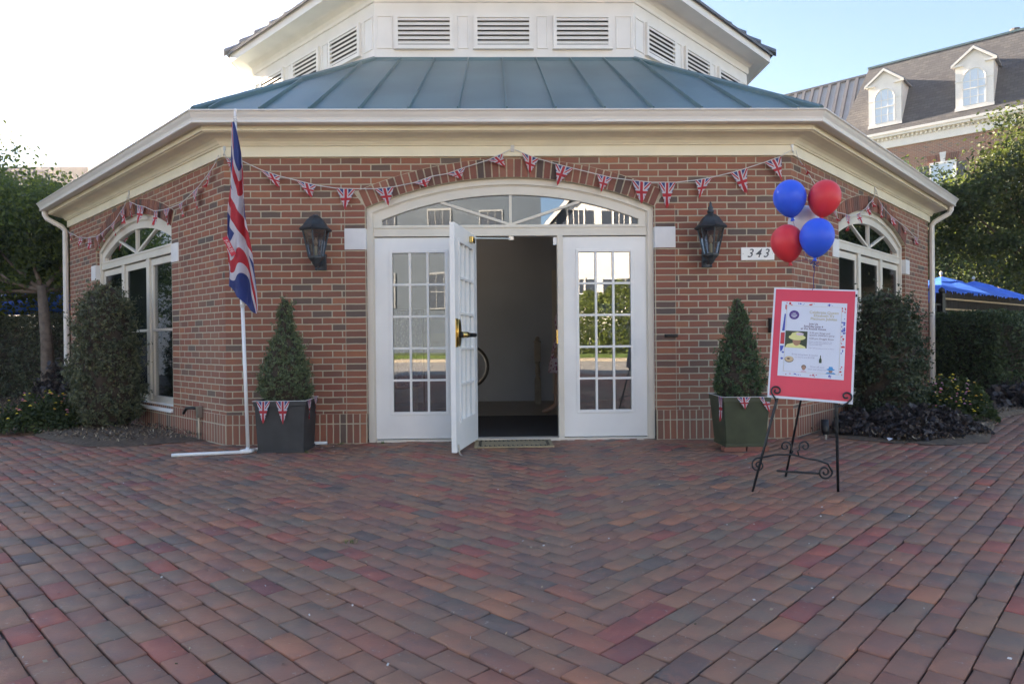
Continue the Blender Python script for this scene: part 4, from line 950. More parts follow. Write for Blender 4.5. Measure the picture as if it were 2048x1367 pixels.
b = MB(); b.add([(3.70, -.36, .012), (3.75, -.35, .03), (3.745, -.31, .012), (3.70, -.32, .035), (3.72, -.335, .04)], [[0, 1, 4], [1, 2, 4], [2, 3, 4], [3, 0, 4]]); tag(b.build('paper_scrap', M['paper']), 'crumpled white paper scrap at the edge of the purple plants', 'litter')
for i, (x, y) in enumerate([(-3.55, 1.0-.9), (3.32, -.12)]):
    b = MB(); b.box(x-.02, x+.02, y-.015, y+.015, 0.003, .016)

rg = np.random.default_rng(77); n_ = 900; P = np.stack([rg.uniform(-6, 7, n_), -6.2+6.6*rg.random(n_)**1.3, np.full(n_, .0045)], 1)
P = P[[not in_oct(p[0], p[1], .02) for p in P]]; V, F = leaves(P, .016, rg, .6, flat=1.); V[:, 2] = np.where(V[:, 2] < .0045, .003, .0075)
tag(arr_mesh('grit', V, F, island('grit_specks', [(0, (.55, .53, .52)), (.6, (.35, .28, .2)), (.85, (.12, .09, .06))], .9, .1, bump=0)), kind='stuff')
# ------------------------------------------------------------------ planting beds
def bed(name, poly, seed, n, label=None):
    rg = np.random.default_rng(seed); b = MB(); cx = sum(p[0] for p in poly)/len(poly); cy = sum(p[1] for p in poly)/len(poly); m_ = len(poly)
    vs = [(cx, cy, .06)] + [(cx+(x-cx)*.8, cy+(y-cy)*.8, .045) for x, y in poly] + [(x, y, .004) for x, y in poly]
    fs = [[0, 1+i, 1+(i+1) % m_] for i in range(m_)] + [[1+i, 1+m_+i, 1+m_+(i+1) % m_, 1+(i+1) % m_] for i in range(m_)]
    b.add(vs, fs); tag(b.build(name, M['mulch'], None, True), kind='structure')
    P = []; A = np.array(poly)
    while len(P) < n:
        x, y = rg.uniform(A[:, 0].min(), A[:, 0].max()), rg.uniform(A[:, 1].min(), A[:, 1].max()); ins = False
        for i in range(m_):
            (x1, y1), (x2, y2) = poly[i], poly[(i+1) % m_]
            if (y1 > y) != (y2 > y) and x < (x2-x1)*(y-y1)/(y2-y1)+x1: ins = not ins
        if not ins and rg.random() > .03: continue
        if in_oct(x, y, .0): continue
        P.append((x, y, .058+rg.random()*.022 if ins else .012))
    V, F = leaves(np.array(P), .04, rg, .35, flat=.9); V[:, 2] = np.maximum(V[:, 2], .006); tag(arr_mesh('wood_chips', V, F, M['mulchchip']), kind='stuff')
bedL = [(-3.25, .33), (-3.6, .14), (-3.95, -.02), (-4.3, .0), (-4.8, .35), (-5.3, .75), (-6.0, 1.35), (-7.2, 2.2), (-9, 3.2), (-11.5, 3.6), (-11.5, 6.5), (-7.5, 5.2), (-7.1, 4.2), (-5, 2.05)]
bedR = [(3.2, .24), (3.42, -.2), (3.7, -.48), (4.1, -.62), (4.6, -.5), (5.0, .0), (5.6, .75), (6.3, 1.5), (7.4, 2.2), (9, 2.9), (12, 3.6), (12.5, 6.5), (7.6, 5.2), (7.1, 4.2), (5, 2.05)]
bed('mulch_bed', bedL, 21, 9000); bed('mulch_bed', bedR, 22, 6000)
def clump(name, label, cat, cx, cy, rx, ry, h, mat, n, size, seed, group=None, flowers=0, fmat='petal', up=0., rz=0., fs=.03, kind=None):
    o = thing(name, label, cat, (cx, cy, 0), rz, group); rg = np.random.default_rng(seed)
    if kind: o['kind'] = kind
    th = rg.random(n)*2*np.pi; r = np.sqrt(rg.random(n)); z = (1-r**2)**.5*h*(.35+.65*rg.random(n))*(1+.32*np.sin(th*5+r*6)); wv = 1+.16*np.sin(th*3+seed)+.10*np.sin(th*7+seed*2); P = np.stack([rx*r*wv*np.cos(th), ry*r*wv*np.sin(th), z+.03], 1)
    V, F = leaves(P, size, rg, .7, up); arr_mesh('foliage', V, F, M[mat], o)
    if flowers:
        th = rg.random(flowers)*2*np.pi; r = np.sqrt(rg.random(flowers))*.98; z = (1-r**2)**.5*h*(1+.22*np.sin(th*5+r*6))+.03+rg.random(flowers)*.05; C_ = np.stack([rx*r*np.cos(th), ry*r*np.sin(th), z], 1)
        V = []; F = []
        for c_ in C_:
            k = fs*(.6+.6*rg.random())
            for j in range(3):     # a small domed head made of three tilted discs sharing one island
                pass
            n0 = len(V); V.append(c_+np.array([0, 0, k*.35]))
            for j in range(7):
                t = 2*np.pi*j/7; V.append(c_+np.array([k*.5*np.cos(t), k*.5*np.sin(t), 0]))
            for j in range(7): F.append([n0, n0+1+j, n0+1+(j+1) % 7])
        arr_mesh('blossoms', V, F, M[fmat], o)
    return o
clump('lantana_plant', 'low bush of yellow and pink flowers in front of the left hedge', 'flowers', -5.55, 1.25, .55, .38, .36, 'flowleaf', 5200, .045, 31, None, 85, 'petaly', rz=.6, fs=.04)
clump('lantana_plant', 'low bush of yellow and pink flowers between the right shrub and hedge', 'flowers', 5.35, 1.15, .50, .42, .42, 'flowleaf', 6000, .045, 32, None, 150, 'petal', rz=.7, fs=.035)
clump('coral_bells', 'purple leaved ground plants at the foot of the right columnar shrub', 'plants', 4.2, .02, .62, .42, .24, 'heuch', 7000, .05, 33, None)
clump('coral_bells', 'purple leaved plants behind the small spotlight', 'plants', 3.72, .2, .30, .25, .20, 'heuch', 2500, .05, 34, None)
clump('coral_bells', 'grey purple leaved plant at the foot of the right hedge by the frame edge', 'plants', 7.15, 2.35, .55, .35, .3, 'heuch', 2500, .09, 35, None)
clump('coral_bells', 'dark purple leaved plant at the foot of the left downspout', 'plants', -6.55, 3.1, .35, .35, .62, 'heuch', 2500, .07, 36, None)
for i, (x, y, lab) in enumerate([(-1.33, -.02, 'grass tuft at the left door corner'), (-1.75, -.05, 'weed tuft beside the charcoal planter'), (-1.93, -.55, 'grass tuft in front of the charcoal planter'), (-2.13, -4.62, 'weed tuft in the bottom left pavers'), (-.93, -3.4, 'small weed between the middle pavers')]):
    b = MB(); rg = random.Random(i)
    for k in range(26):
        a, r, h = rg.uniform(0, 6.3), rg.uniform(.005, .05), rg.uniform(.012, .035); p = Vector((x+r*math.cos(a), y+r*math.sin(a)*.5, 0)); d = Vector((math.cos(a), math.sin(a), 0))*h*.5
        s_ = Vector((-math.sin(a), math.cos(a), 0))*.002; b.add([p-s_, p+s_, p+d+Vector((0, 0, h))], [[0, 1, 2]])
    tag(b.build('grass_tuft', M['grassb']), lab, 'weed', None, 'stuff')

# ------------------------------------------------------------------ hedges
def hedge(label, x0, x1, y0, y1, z1, mat, n, seed, rz=0., loc=(0, 0, 0), size=.05, bulge=.08):
    o = thing('hedge', label, 'hedge', loc, rz); rg = np.random.default_rng(seed)
    u, v, w = rg.random(n), rg.random(n), rg.random(n); face = rg.choice(5, n, p=[.42, .2, .1, .1, .18])
    X = x0+(x1-x0)*u; Y = y0+(y1-y0)*v; Z = z1*w; dd = rg.random(n)**2*.16
    X = np.where(face == 2, x0+dd, np.where(face == 3, x1-dd, X)); Y = np.where(face == 0, y0+dd, np.where(face == 4, y1-dd, Y)); Z = np.where(face == 1, z1-dd, Z)
    bl = bulge*(np.sin(X*4.1)+np.sin(X*9.7+Z*5)*.6+np.sin(Z*7+X*2)*.7); Y = Y+np.where(face == 0, -bl, 0); Z = Z+np.where(face == 1, bl*.5, 0)+rg.normal(0, .012, n)
    V, F = leaves(np.stack([X, Y, np.maximum(Z, .02)], 1), size, rg, .55); arr_mesh('foliage', V, F, M[mat], o)
    b = MB(); b.box(x0+.2, x1-.2, y0+.24, y1-.2, 0, z1-.2); b.build('inner_twigs', M['soil'], o); return o
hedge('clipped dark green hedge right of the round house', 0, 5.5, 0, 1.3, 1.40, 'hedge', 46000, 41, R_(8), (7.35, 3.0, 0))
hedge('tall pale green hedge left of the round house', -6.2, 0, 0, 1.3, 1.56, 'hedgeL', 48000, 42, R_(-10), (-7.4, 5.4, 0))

# ------------------------------------------------------------------ trees
def tree(name, label, base, trunk_h, r0, lean, clumps, mats, n, size, seed, group=None, limbs=True):
    o = thing(name, label, 'tree', base, group=group); rg = np.random.default_rng(seed); b = MB()
    top = Vector((lean[0], lean[1], trunk_h)); b.tube([(0, 0, -.1), (0, 0, .15), tuple(top*.5+Vector((.03, 0, 0))), tuple(top)], [r0*1.35, r0, r0*.8, r0*.6], 10)
    for c_, r_ in clumps:
        e_ = Vector(c_); m_ = top.lerp(e_, .5)+Vector((0, 0, -.15)); b.tube([tuple(top*.96), tuple(m_), tuple(e_)], [r0*.42, r0*.25, r0*.08], 6)
    b.build('trunk', M['bark'], o, True)
    P = []; wts = np.array([r_**2 for _, r_ in clumps]); wts = wts/wts.sum()
    for (c_, r_), w_ in zip(clumps, wts):
        k = int(n*w_); nsub = max(6, int(14*r_)); sub = rg.normal(size=(nsub, 3)); sub /= np.linalg.norm(sub, axis=1)[:, None]; sub *= (r_*(.45+.5*rg.random(nsub)))[:, None]
        idx = rg.integers(0, nsub, k); pt_ = np.array(c_)+sub[idx]+rg.normal(size=(k, 3))*r_*.24*np.array([1, 1, .75]); P.append(pt_)
    P = np.concatenate(P); V, F = leaves(P, size, rg, .55)
    mi = (rg.random(len(F)) < .28).astype(int) if len(mats) > 1 else np.zeros(len(F), int)
    arr_mesh('crown', V, F, None, o, mats=[M[q] for q in mats], mi=mi); return o
# right side
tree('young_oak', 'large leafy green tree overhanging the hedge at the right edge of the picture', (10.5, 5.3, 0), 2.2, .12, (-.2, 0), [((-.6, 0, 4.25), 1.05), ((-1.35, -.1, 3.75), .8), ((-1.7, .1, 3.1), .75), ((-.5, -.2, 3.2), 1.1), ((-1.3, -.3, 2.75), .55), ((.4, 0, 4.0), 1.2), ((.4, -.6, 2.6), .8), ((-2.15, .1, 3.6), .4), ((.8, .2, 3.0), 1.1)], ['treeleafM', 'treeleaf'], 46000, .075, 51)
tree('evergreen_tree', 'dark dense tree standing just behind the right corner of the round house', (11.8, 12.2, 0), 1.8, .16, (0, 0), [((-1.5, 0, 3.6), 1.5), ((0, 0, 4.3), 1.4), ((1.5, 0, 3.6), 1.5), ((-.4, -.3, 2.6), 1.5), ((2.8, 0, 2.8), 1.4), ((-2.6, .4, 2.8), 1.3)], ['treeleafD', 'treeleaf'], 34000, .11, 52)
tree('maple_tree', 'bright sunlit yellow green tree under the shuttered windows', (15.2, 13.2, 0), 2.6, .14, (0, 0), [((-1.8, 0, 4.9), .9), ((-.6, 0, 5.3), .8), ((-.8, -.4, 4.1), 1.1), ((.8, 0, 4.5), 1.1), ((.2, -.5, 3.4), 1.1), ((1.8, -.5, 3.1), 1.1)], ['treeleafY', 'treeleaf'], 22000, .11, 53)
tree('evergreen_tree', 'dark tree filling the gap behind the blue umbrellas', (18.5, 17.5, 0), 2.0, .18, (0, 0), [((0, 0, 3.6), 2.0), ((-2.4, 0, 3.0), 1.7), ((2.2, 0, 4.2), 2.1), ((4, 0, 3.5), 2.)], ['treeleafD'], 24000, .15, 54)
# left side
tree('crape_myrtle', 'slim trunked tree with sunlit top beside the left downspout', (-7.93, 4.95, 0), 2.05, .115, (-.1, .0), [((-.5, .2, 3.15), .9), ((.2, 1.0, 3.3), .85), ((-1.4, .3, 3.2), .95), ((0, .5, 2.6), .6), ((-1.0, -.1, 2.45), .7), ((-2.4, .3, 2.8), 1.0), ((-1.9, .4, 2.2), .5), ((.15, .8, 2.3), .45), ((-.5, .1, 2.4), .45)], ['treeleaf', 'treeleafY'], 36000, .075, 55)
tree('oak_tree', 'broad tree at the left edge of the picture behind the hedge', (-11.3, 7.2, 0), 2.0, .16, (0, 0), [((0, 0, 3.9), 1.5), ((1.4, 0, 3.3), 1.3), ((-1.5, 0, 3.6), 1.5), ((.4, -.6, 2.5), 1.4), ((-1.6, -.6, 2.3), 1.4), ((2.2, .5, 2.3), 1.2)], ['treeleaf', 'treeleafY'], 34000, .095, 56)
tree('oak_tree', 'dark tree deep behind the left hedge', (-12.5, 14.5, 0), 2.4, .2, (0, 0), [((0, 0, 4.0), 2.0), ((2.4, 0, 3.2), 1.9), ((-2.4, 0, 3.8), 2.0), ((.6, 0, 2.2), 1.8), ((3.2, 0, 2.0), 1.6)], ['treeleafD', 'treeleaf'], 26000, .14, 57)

# ------------------------------------------------------------------ umbrellas
def umbrella(loc, label, rz=0., r=1.45, h=2.5, closed=False, group='blue market umbrellas'):
    o = thing('patio_umbrella', label, 'umbrella', loc, rz, group)
    b = MB(); b.tube([(0, 0, 0), (0, 0, h+.05)], .022, 10); b.build('pole', M['wood'], o, True)
    b = MB(); b.lathe([(.01, h+.02), (.03, h+.05), (.04, h+.08), (.01, h+.12)], 10, (0, 0, 0)); b.build('finial', M['woodw'], o, True)
    b = MB(); b.lathe([(.28, 0), (.28, .06), (.05, .09), (.04, .3)], 16, (0, 0, 0)); b.build('base', M['iron'], o)
    if closed:
        b = MB(); pr = []
        b.lathe([(.02, h), (.07, h-.15), (.13, h-.7), (.17, h-1.25), (.10, h-1.3)], 9, (0, 0, 0)); b.build('canopy', M['umb'], o); return o
    b = MB(); n = 8; vs = [(0, 0, h)]; fs = []
    rings = [(.42, h-.14), (.43, h-.165), (.8, h-.30), (r*.8, h-.45), (r, h-.60), (r, h-.74)]
    for ri, (rr, z) in enumerate(rings):
        for k in range(n*2):
            t = math.pi*k/n; q = rr if k % 2 == 0 else rr*math.cos(math.pi/n)*(.985); zz = z-(.0 if k % 2 == 0 else .02*(rr/r)); vs.append((q*math.cos(t), q*math.sin(t), zz))
    m_ = n*2
    fs += [[0, 1+k, 1+(k+1) % m_] for k in range(m_)]
    for ri in range(len(rings)-1): fs += [[1+ri*m_+k, 1+(ri+1)*m_+k, 1+(ri+1)*m_+(k+1) % m_, 1+ri*m_+(k+1) % m_] for k in range(m_)]
    b.add(vs, fs); b.build('canopy', M['umb'], o)
    for k in range(n):
        t = 2*math.pi*k/n; b = MB(); b.tube([(.03*math.cos(t), .03*math.sin(t), h-.02), (r*.98*math.cos(t), r*.98*math.sin(t), h-.62)], .009, 4); b.build('rib', M['wood'], o)
    return o
umbrella((10.1, 8.37, -.10), 'open blue umbrella nearest the right corner of the round house', .2)
umbrella((12.0, 9.95, -.08), 'second open blue umbrella, right of and behind the nearest', .3)
umbrella((16.6, 14.7, .05), 'folded blue umbrella beyond the two open right ones', 0, closed=True)
umbrella((-10.75, 9.4, .02), 'open blue umbrella seen left of the left tree trunk', .1)
umbrella((-9.7, 8.9, .0), 'open blue umbrella seen between the left tree trunk and downspout', .5)

# ------------------------------------------------------------------ fence on the right
f0, f1 = Vector((7.55, 4.55, 0)), Vector((12.6, 8.5, 0)); dv = (f1-f0); L = dv.length; rz = math.atan2(dv.y, dv.x)
o = thing('screen_fence', 'dark bamboo fence with light rails above the right hedge', 'fence', tuple(f0), rz)
b = MB(); x = 0; rg = random.Random(4)
while x < L: b.tube([(x, 0, 0), (x+rg.uniform(-.01, .01), 0, 1.80+rg.uniform(-.04, .03))], .014, 5); x += .034
b.build('bamboo_canes', M['fenceb'], o)
for z in (1.48, 1.66): b = MB(); b.box(0, L, -.045, -.016, z, z+.03); b.build('rail', M['wood'], o)
for i in range(6): b = MB(); xx = i*L/5; b.box(xx-.035, xx+.035, .0+.02, .09, 0, 1.78); b.build('post', M['fenceb'], o)
o = thing('iron_gate', 'black iron gate with arched top bar between the round house and the bamboo fence', 'gate', (6.98, 4.28, 0), math.atan2(.25, .55))
b = MB(); b.box(.56, .64, -.04, .04, 0, 1.77); b.lathe([(.03, 0), (.05, .03), (.045, .07), (.01, .1)], 10, (.60, 0, 1.77)); b.build('gate_post', M['iron'], o)
b = MB()
for z in (.15, 1.30, 1.56): b.box(0, .56, -.012, .012, z, z+.03)
for i in range(6): b.box(.04+i*.1-.007, .04+i*.1+.007, -.007, .007, .1, 1.60)
b.box(.04, .06, -.01, .01, 1.58, 1.83); b.build('gate_bars', M['iron'], o)
b = MB(); b.tube([(.22, 0, 1.3)]+[(.31-.09*math.cos(t), 0, 1.76+.09*math.sin(t)) for t in [math.pi*i/12 for i in range(13)]]+[(.40, 0, 1.3)], .012, 8); b.build('arch_bar', M['iron'], o, True)

# ------------------------------------------------------------------ bunting strung on the left trees
pens = []
for i in range(6):
    x = -12.3+i*.36; z = 2.50-.09*math.sin(math.pi*i/5)-.02*i; pens.append(((x, 8.1, z), (x+.17, 8.1, z-.004), (x+.085, 8.08, z-.25)))
bunting('small flag bunting strung above the left hedge by the blue umbrellas', pens, [(-12.9, 8.1, 2.62), (-9.7, 8.1, 2.5)], group='garden bunting by the left hedge')

# ------------------------------------------------------------------ brick building with dormers (right, behind)
rzB = math.atan2(-.695, .719)
BB = thing('mansard_building', 'three storey red brick building with grey mansard roof and white dormers behind the right trees', 'building', (20, 29, 0), rzB)
# local x to the right along the facade, y into the building
b = MB(); b.box(-1.4, 22, 0, 12, 0, 11.0); b.build('wall', M['backbrick'], BB)
b = MB(); b.box(-1.15, 22.1, -.12, 0.02, 10.95, 11.25); b.box(-1.2, 22.1, -.35, .02, 11.5, 11.62); b.box(-1.25, 22.1, -.42, .02, 11.62, 11.76); b.box(-1.15, 22.1, -.08, .02, 11.25, 11.5)
x = -1.1
while x < 12: b.box(x, x+.09, -.2, -.08, 11.36, 11.5); x += .2
b.build('cornice', M['towerw'], BB)
b = MB(); rp = [(-1.5, -.35, 11.77), (22, -.35, 11.77), (22, 3, 16.5), (-.7, 3, 16.5)]
sl_ = math.hypot(3.35, 4.73)
b.add(rp, [[0, 1, 2, 3]], [[(-1.5, 0), (22, 0), (22, sl_), (-.7, sl_)]]); b.add([(-1.5, -.35, 11.77), (-.7, 3, 16.5), (-.7, 9, 16.5), (-1.5, 12, 11.77)], [[0, 1, 2, 3]], [[(0, 0), (0, sl_), (6, sl_), (12, 0)]]); b.add([(-.7, 3, 16.5), (22, 3, 16.5), (22, 9, 16.55), (-.7, 9, 16.55)], [[0, 1, 2, 3]]); b.build('roof', M['mansard'], BB)
b = MB(); b.box(-.75, 22, 2.9, 3.1, 16.46, 16.56); b.build('ridge_trim', M['metalroof'], BB)
b = MB(); b.lathe([(.18, 16.4), (.2, 16.8), (.28, 16.85), (.22, 17.0), (.05, 17.05)], 12, (6.0, 4, 0)); b.build('roof_vent', M['rubber'], BB)
def dormer(xc):
    d = thing('dormer', None, None, (xc, 0, 0)); d.parent = BB
    w, y0 = .78, .1; z0, ze, zp = 12.15, 14.45, 15.15
    def roofy(z): return -.35+(z-11.77)*3.35/4.73
    b = MB(); b.prism([(-w, z0), (w, z0), (w, ze), (0, zp-.08), (-w, ze)], y0-.2, y0-.12); b.build('dormer_front', M['towerw'], d)
    for sg in (-1, 1):
        b = MB(); x0, x1 = sorted((sg*w, sg*(w-.06))); b.prism([(y0-.13, z0-.1), (y0-.13, ze), (roofy(ze)+.1, ze), (roofy(z0)+.1, z0-.1)], x0, x1, axis='x'); b.build('dormer_cheek', M['sidec'], d)
    b = MB(); e_ = .16
    for sg in (-1, 1):
        yb = roofy(zp)+.1; p = [(0, y0-.36, zp), (sg*(w+e_), y0-.36, ze-.06), (sg*(w+e_), roofy(ze)+.2, ze-.06), (0, yb, zp)]
        q = [(x, y, z+.07) for x, y, z in p]; b.add(p+q, [[0, 1, 2, 3], [4, 5, 6, 7], [0, 1, 5, 4], [1, 2, 6, 5]])
    b.build('dormer_roof', M['upshingle'], d)
    for sg in (-1, 1):
        b = MB(); b.prism([(0, zp-.12), (0, zp+.01), (sg*(w+e_), ze-.05), (sg*(w+e_), ze-.17)], y0-.39, y0-.34); b.build('raking_board', M['towerw'], d)
        b = MB(); b.prism([(sg*.45, ze-.15), (sg*(w+.1), ze-.15), (sg*(w+.1), ze-.05), (sg*.5, ze-.05)], y0-.34, y0-.2); b.build('cornice_return', M['towerw'], d)
        b = MB(); b.box(*sorted((sg*.5, sg*(w+.01))), y0-.23, y0-.2, 13.55, 13.6); b.build('band_moulding', M['towerw'], d)
    b = MB(); b.box(-w-.03, w+.03, y0-.24, y0-.2, z0-.02, z0+.14); b.build('sill_board', M['towerw'], d)
    b = MB(); ar = [(-.46, 12.35), (.46, 12.35), (.46, 13.6)]+[(.46*math.cos(t), 13.6+.52*math.sin(t)) for t in [math.pi*i/12 for i in range(1, 12)]]+[(-.46, 13.6)]
    b.prism(ar, y0-.225, y0-.201); wn = b.build('window', M['blind'], d)
    b = MB(); b.box(-.5, .5, y0-.25, y0-.226, 13.12, 13.17)
    for x in (-.16, .16): b.box(x-.014, x+.014, y0-.24, y0-.226, 12.35, 14.0)
    for z in (12.72, 13.5): b.box(-.46, .46, y0-.239, y0-.226, z, z+.025)
    for sg in (-1, 1): b.tube([(sg*.46, y0-.235, 13.55)]+[(sg*(.46-.62*(1-math.cos(t))), y0-.235, 13.55+.6*math.sin(t)) for t in [i*.19 for i in range(1, 6)]], .014, 4)
    b.tube([(.48*math.cos(t), y0-.235, 13.58+.54*math.sin(t)) for t in [math.pi*i/14 for i in range(15)]], .035, 6); b.box(-.50, -.45, y0-.25, y0-.2, 12.33, 13.6); b.box(.45, .50, y0-.25, y0-.2, 12.33, 13.6); b.build('frame', M['towerw'], wn)
for xc in (.85, 4.8, 8.7): dormer(xc)
for xc in (.95, 3.45, 6.1):
    for zt in (9.7, 6.3, 3.0):
        b = MB(); b.box(xc-.5, xc+.5, -.05, -.01, zt-1.7, zt); wn = b.build('window', M['blind'], BB)
        b = MB(); b.box(xc-.58, xc+.58, -.08, -.005, zt, zt+.1); b.box(xc-.58, xc-.5, -.08, -.005, zt-1.75, zt); b.box(xc+.5, xc+.58, -.08, -.005, zt-1.75, zt); b.box(xc-.5, xc+.5, -.075, -.051, zt-.9, zt-.85); b.build('frame', M['white'], wn)
        b = MB()
        for i in range(-7, 8):
            if abs(i) > 1: b.prism([(xc+i*.085-.03, zt+.12), (xc+i*.085+.03, zt+.12), (xc+i*.098+.034, zt+.50), (xc+i*.098-.034, zt+.50)], -.03, -.001)
        b.build('lintel', M['voussoir'], BB)
        b = MB(); b.prism([(xc-.09, zt+.11), (xc+.09, zt+.11), (xc+.14, zt+.58), (xc-.14, zt+.58)], -.06, -.001); b.build('keystone', M['block'], BB)
        for sg in (-1, 1): b = MB(); x0, x1 = sorted((xc+sg*.62, xc+sg*1.0)); b.box(x0, x1, -.07, -.02, zt-1.7, zt-.02); b.build('shutter', M['shutter'], BB)
AN = thing('metal_roofed_annex', 'lower wing with pale standing seam metal roof left of the mansard building', 'building', (20, 29, 0), rzB)
b = MB(); b.box(-14, -1.3, .8, 11, 0, 11.6); b.build('wall', M['backbrick'], AN)
b = MB(); b.add([(-14, .4, 11.6), (-1.45, .4, 11.6), (-.75, 3.0, 16.1), (-14, 3.0, 16.1), (-14, 9, 11.6), (-1.45, 9, 11.6)], [[0, 1, 2, 3], [3, 2, 5, 4]]); b.build('roof', M['seamroof'], AN)
b = MB()
for i in range(26):
    x = -13.8+i*.5
    if x < -.95:
        zc = 11.6 if x < -1.5 else 11.6+(x+1.5)/.75*4.5; yc = .4+(zc-11.6)*2.6/4.5; w_ = .085
        b.add([(x-w_, yc, zc), (x+w_, yc, zc), (x+w_, yc-.10, zc+.08), (x-w_, yc-.10, zc+.08), (x-w_, 3.0, 16.1), (x+w_, 3.0, 16.1), (x+w_, 2.9, 16.18), (x-w_, 2.9, 16.18)], [[0, 1, 5, 4], [1, 2, 6, 5], [2, 3, 7, 6], [3, 0, 4, 7]])
b.box(-14, -.8, 2.85, 3.1, 16.08, 16.2); b.build('shaded_seams', M['seamshade'], AN)  # seams widened and darkened so their cast shade is part of the strip
# townhouse left; its taller section out of view is added to shade the court
TB = thing('brick_townhouse', 'pale townhouse with slate roof just showing at the far left edge, taller unseen part added for shade', 'building', (-17.6, 17.6, 0))
b = MB(); b.box(-10, 0, -1.4, 0, 0, 6.6); b.box(-10, -.4, -12.5, -1.4, 0, 8.6); b.build('wall', M['wbrick'], TB)
b = MB(); b.add([(0.1, .1, 6.6), (.1, -1.5, 6.6), (-.75, -1.5, 8.5), (-.75, -.6, 8.5), (-10, .1, 6.6), (-10, -.6, 8.55)], [[0, 1, 2, 3], [4, 0, 3, 5]], [[(0, 0), (3.6, 0), (3.6, 2), (1, 2)], [(10, 0), (0, 0), (1, 2), (10, 2)]])
b.add([(-.3, -1.4, 8.6), (-.3, -12.6, 8.6), (-1.6, -11.4, 11.8), (-1.6, -2.4, 11.8), (-10, -1.4, 8.6), (-10, -2.4, 11.8), (-10, -11.4, 11.8)], [[0, 1, 2, 3], [4, 0, 3, 5], [3, 2, 6, 5]], [[(0, 0), (23, 0), (22, 3.4), (1, 3.4)], [(10, 0), (0, 0), (1, 3.4), (10, 3.4)], [(0, 0), (22, 0), (22, 8), (0, 8)]])
b.add([(-.75, -1.5, 8.5), (-.75, -.6, 8.5), (-10, -.6, 8.55), (-10, -1.5, 8.55)], [[0, 1, 2, 3]]); b.build('roof', M['mansard'], TB)
for i in range(3):
    for z in (1.0, 4.6):
        b = MB(); y = -5.5-i*2.7; b.box(-.399, -.36, y-1, y, z, z+1.7); wn = b.build('window', M['shutter'], TB); b = MB(); b.box(-.399, -.33, y-1.12, y-1, z-.1, z+1.8); b.box(-.399, -.33, y, y+.12, z-.1, z+1.8); b.box(-.399, -.33, y-1, y, z+1.7, z+1.8); b.box(-.399, -.33, y-1, y, z-.1, z); b.build('frame', M['white'], wn)
TC = thing('low_townhouse', 'long low roofed townhouse barely showing above the left trees', 'building', (-24, 25, 0))
b = MB(); b.box(-6, 7.5, 0, 8, 0, 7.6); b.build('wall', M['wbrick'], TC); b = MB(); b.prism([(-.3, 7.6), (3.5, 10.2), (8.3, 7.6)], -6.2, 7.7, axis='x'); b.build('roof', M['mansard'], TC); b = MB(); b.box(3.2, 4.4, 2.8, 4.1, 9, 10.6); b.build('chimney', M['wbrick'], TC)

# ------------------------------------------------------------------ across the street (reflected in the panes)
def swindow(P, x, y, z, w, h, sh=True):
    b = MB(); b.box(x-w/2, x+w/2, y, y+.05, z, z+h); wn = b.build('window', M['shutter'], P)
    b = MB(); b.box(x-w/2-.1, x-w/2, y, y+.1, z-.1, z+h+.14); b.box(x+w/2, x+w/2+.1, y, y+.1, z-.1, z+h+.14); b.box(x-w/2, x+w/2, y, y+.1, z+h, z+h+.14); b.box(x-w/2, x+w/2, y, y+.12, z-.1, z)
    for i in (1, 2): b.box(x-w/2+w*i/3-.02, x-w/2+w*i/3+.02, y+.05, y+.07, z, z+h)
    b.box(x-w/2, x+w/2, y+.05, y+.08, z+h/2-.03, z+h/2+.03); b.build('frame', M['white' if sh else 'greyframe'], wn)
    if sh:
        for sg in (-1, 1): b = MB(); b.box(*sorted((x+sg*(w/2+.12), x+sg*(w/2+.62))), y+.001, y+.06, z, z+h); b.build('shutter', M['shutter'], P)
WH = thing('clapboard_house', 'white clapboard gabled house with dark shutters, mirrored in the right hand panes', 'house', (0, -31.5, 0))
b = MB(); b.prism([(2.6, 0), (16.6, 0), (16.6, 7.0), (9.6, 15.2), (2.6, 7.0)], -9, 0); b.build('wall', M['sidew'], WH)
b = MB()
for sg, xe in ((-1, 2.1), (1, 17.1)):
    b.add([(9.6, .5, 15.4), (xe, .5, 6.6), (xe, -9.4, 6.6), (9.6, -9.4, 15.4), (9.6, .5, 15.75), (xe, .5, 6.95), (xe, -9.4, 6.95), (9.6, -9.4, 15.75)], [[0, 1, 2, 3], [4, 5, 6, 7], [0, 1, 5, 4], [1, 2, 6, 5]])
b.build('roof', M['towerw'], WH)
for x in (4.45, 7.1, 9.8, 12.6):
    swindow(WH, x, 0, 6.5, .9, 1.9)
    swindow(WH, x, 0, 2.6, .9, 1.9)
BH2 = thing('blue_house', 'blue grey clapboard house mirrored in the left half of the fanlight', 'house', (0, -46, 0))
b = MB(); b.box(-22, 3.5, -9, 0, 0, 15); b.build('wall', M['sideb'], BH2); b = MB(); b.prism([(.6, 15), (.6, 15.2), (-4.5, 18), (-9.6, 15.2), (-9.6, 15)], -22.4, 3.9, axis='x'); b.build('roof', M['upshingle'], BH2)
for x in (-18, -13.5, -9, -4.5, -.5):
    for z in (8.6, 3.6): swindow(BH2, x, 0, z, 1.7, 2.6, False)
hedge('tall light green hedge across the street reflected in the right door', 3.0, 20, 0, 2.0, 3.9, 'treeleafY', 30000, 43, 0, (0, -31.5, .25), .16, .25) if False else None
o = thing('hedge', 'tall light green hedge across the street, mirrored in the right door glass', 'hedge', (0, -28.9, .28)); rg = np.random.default_rng(43); n = 26000
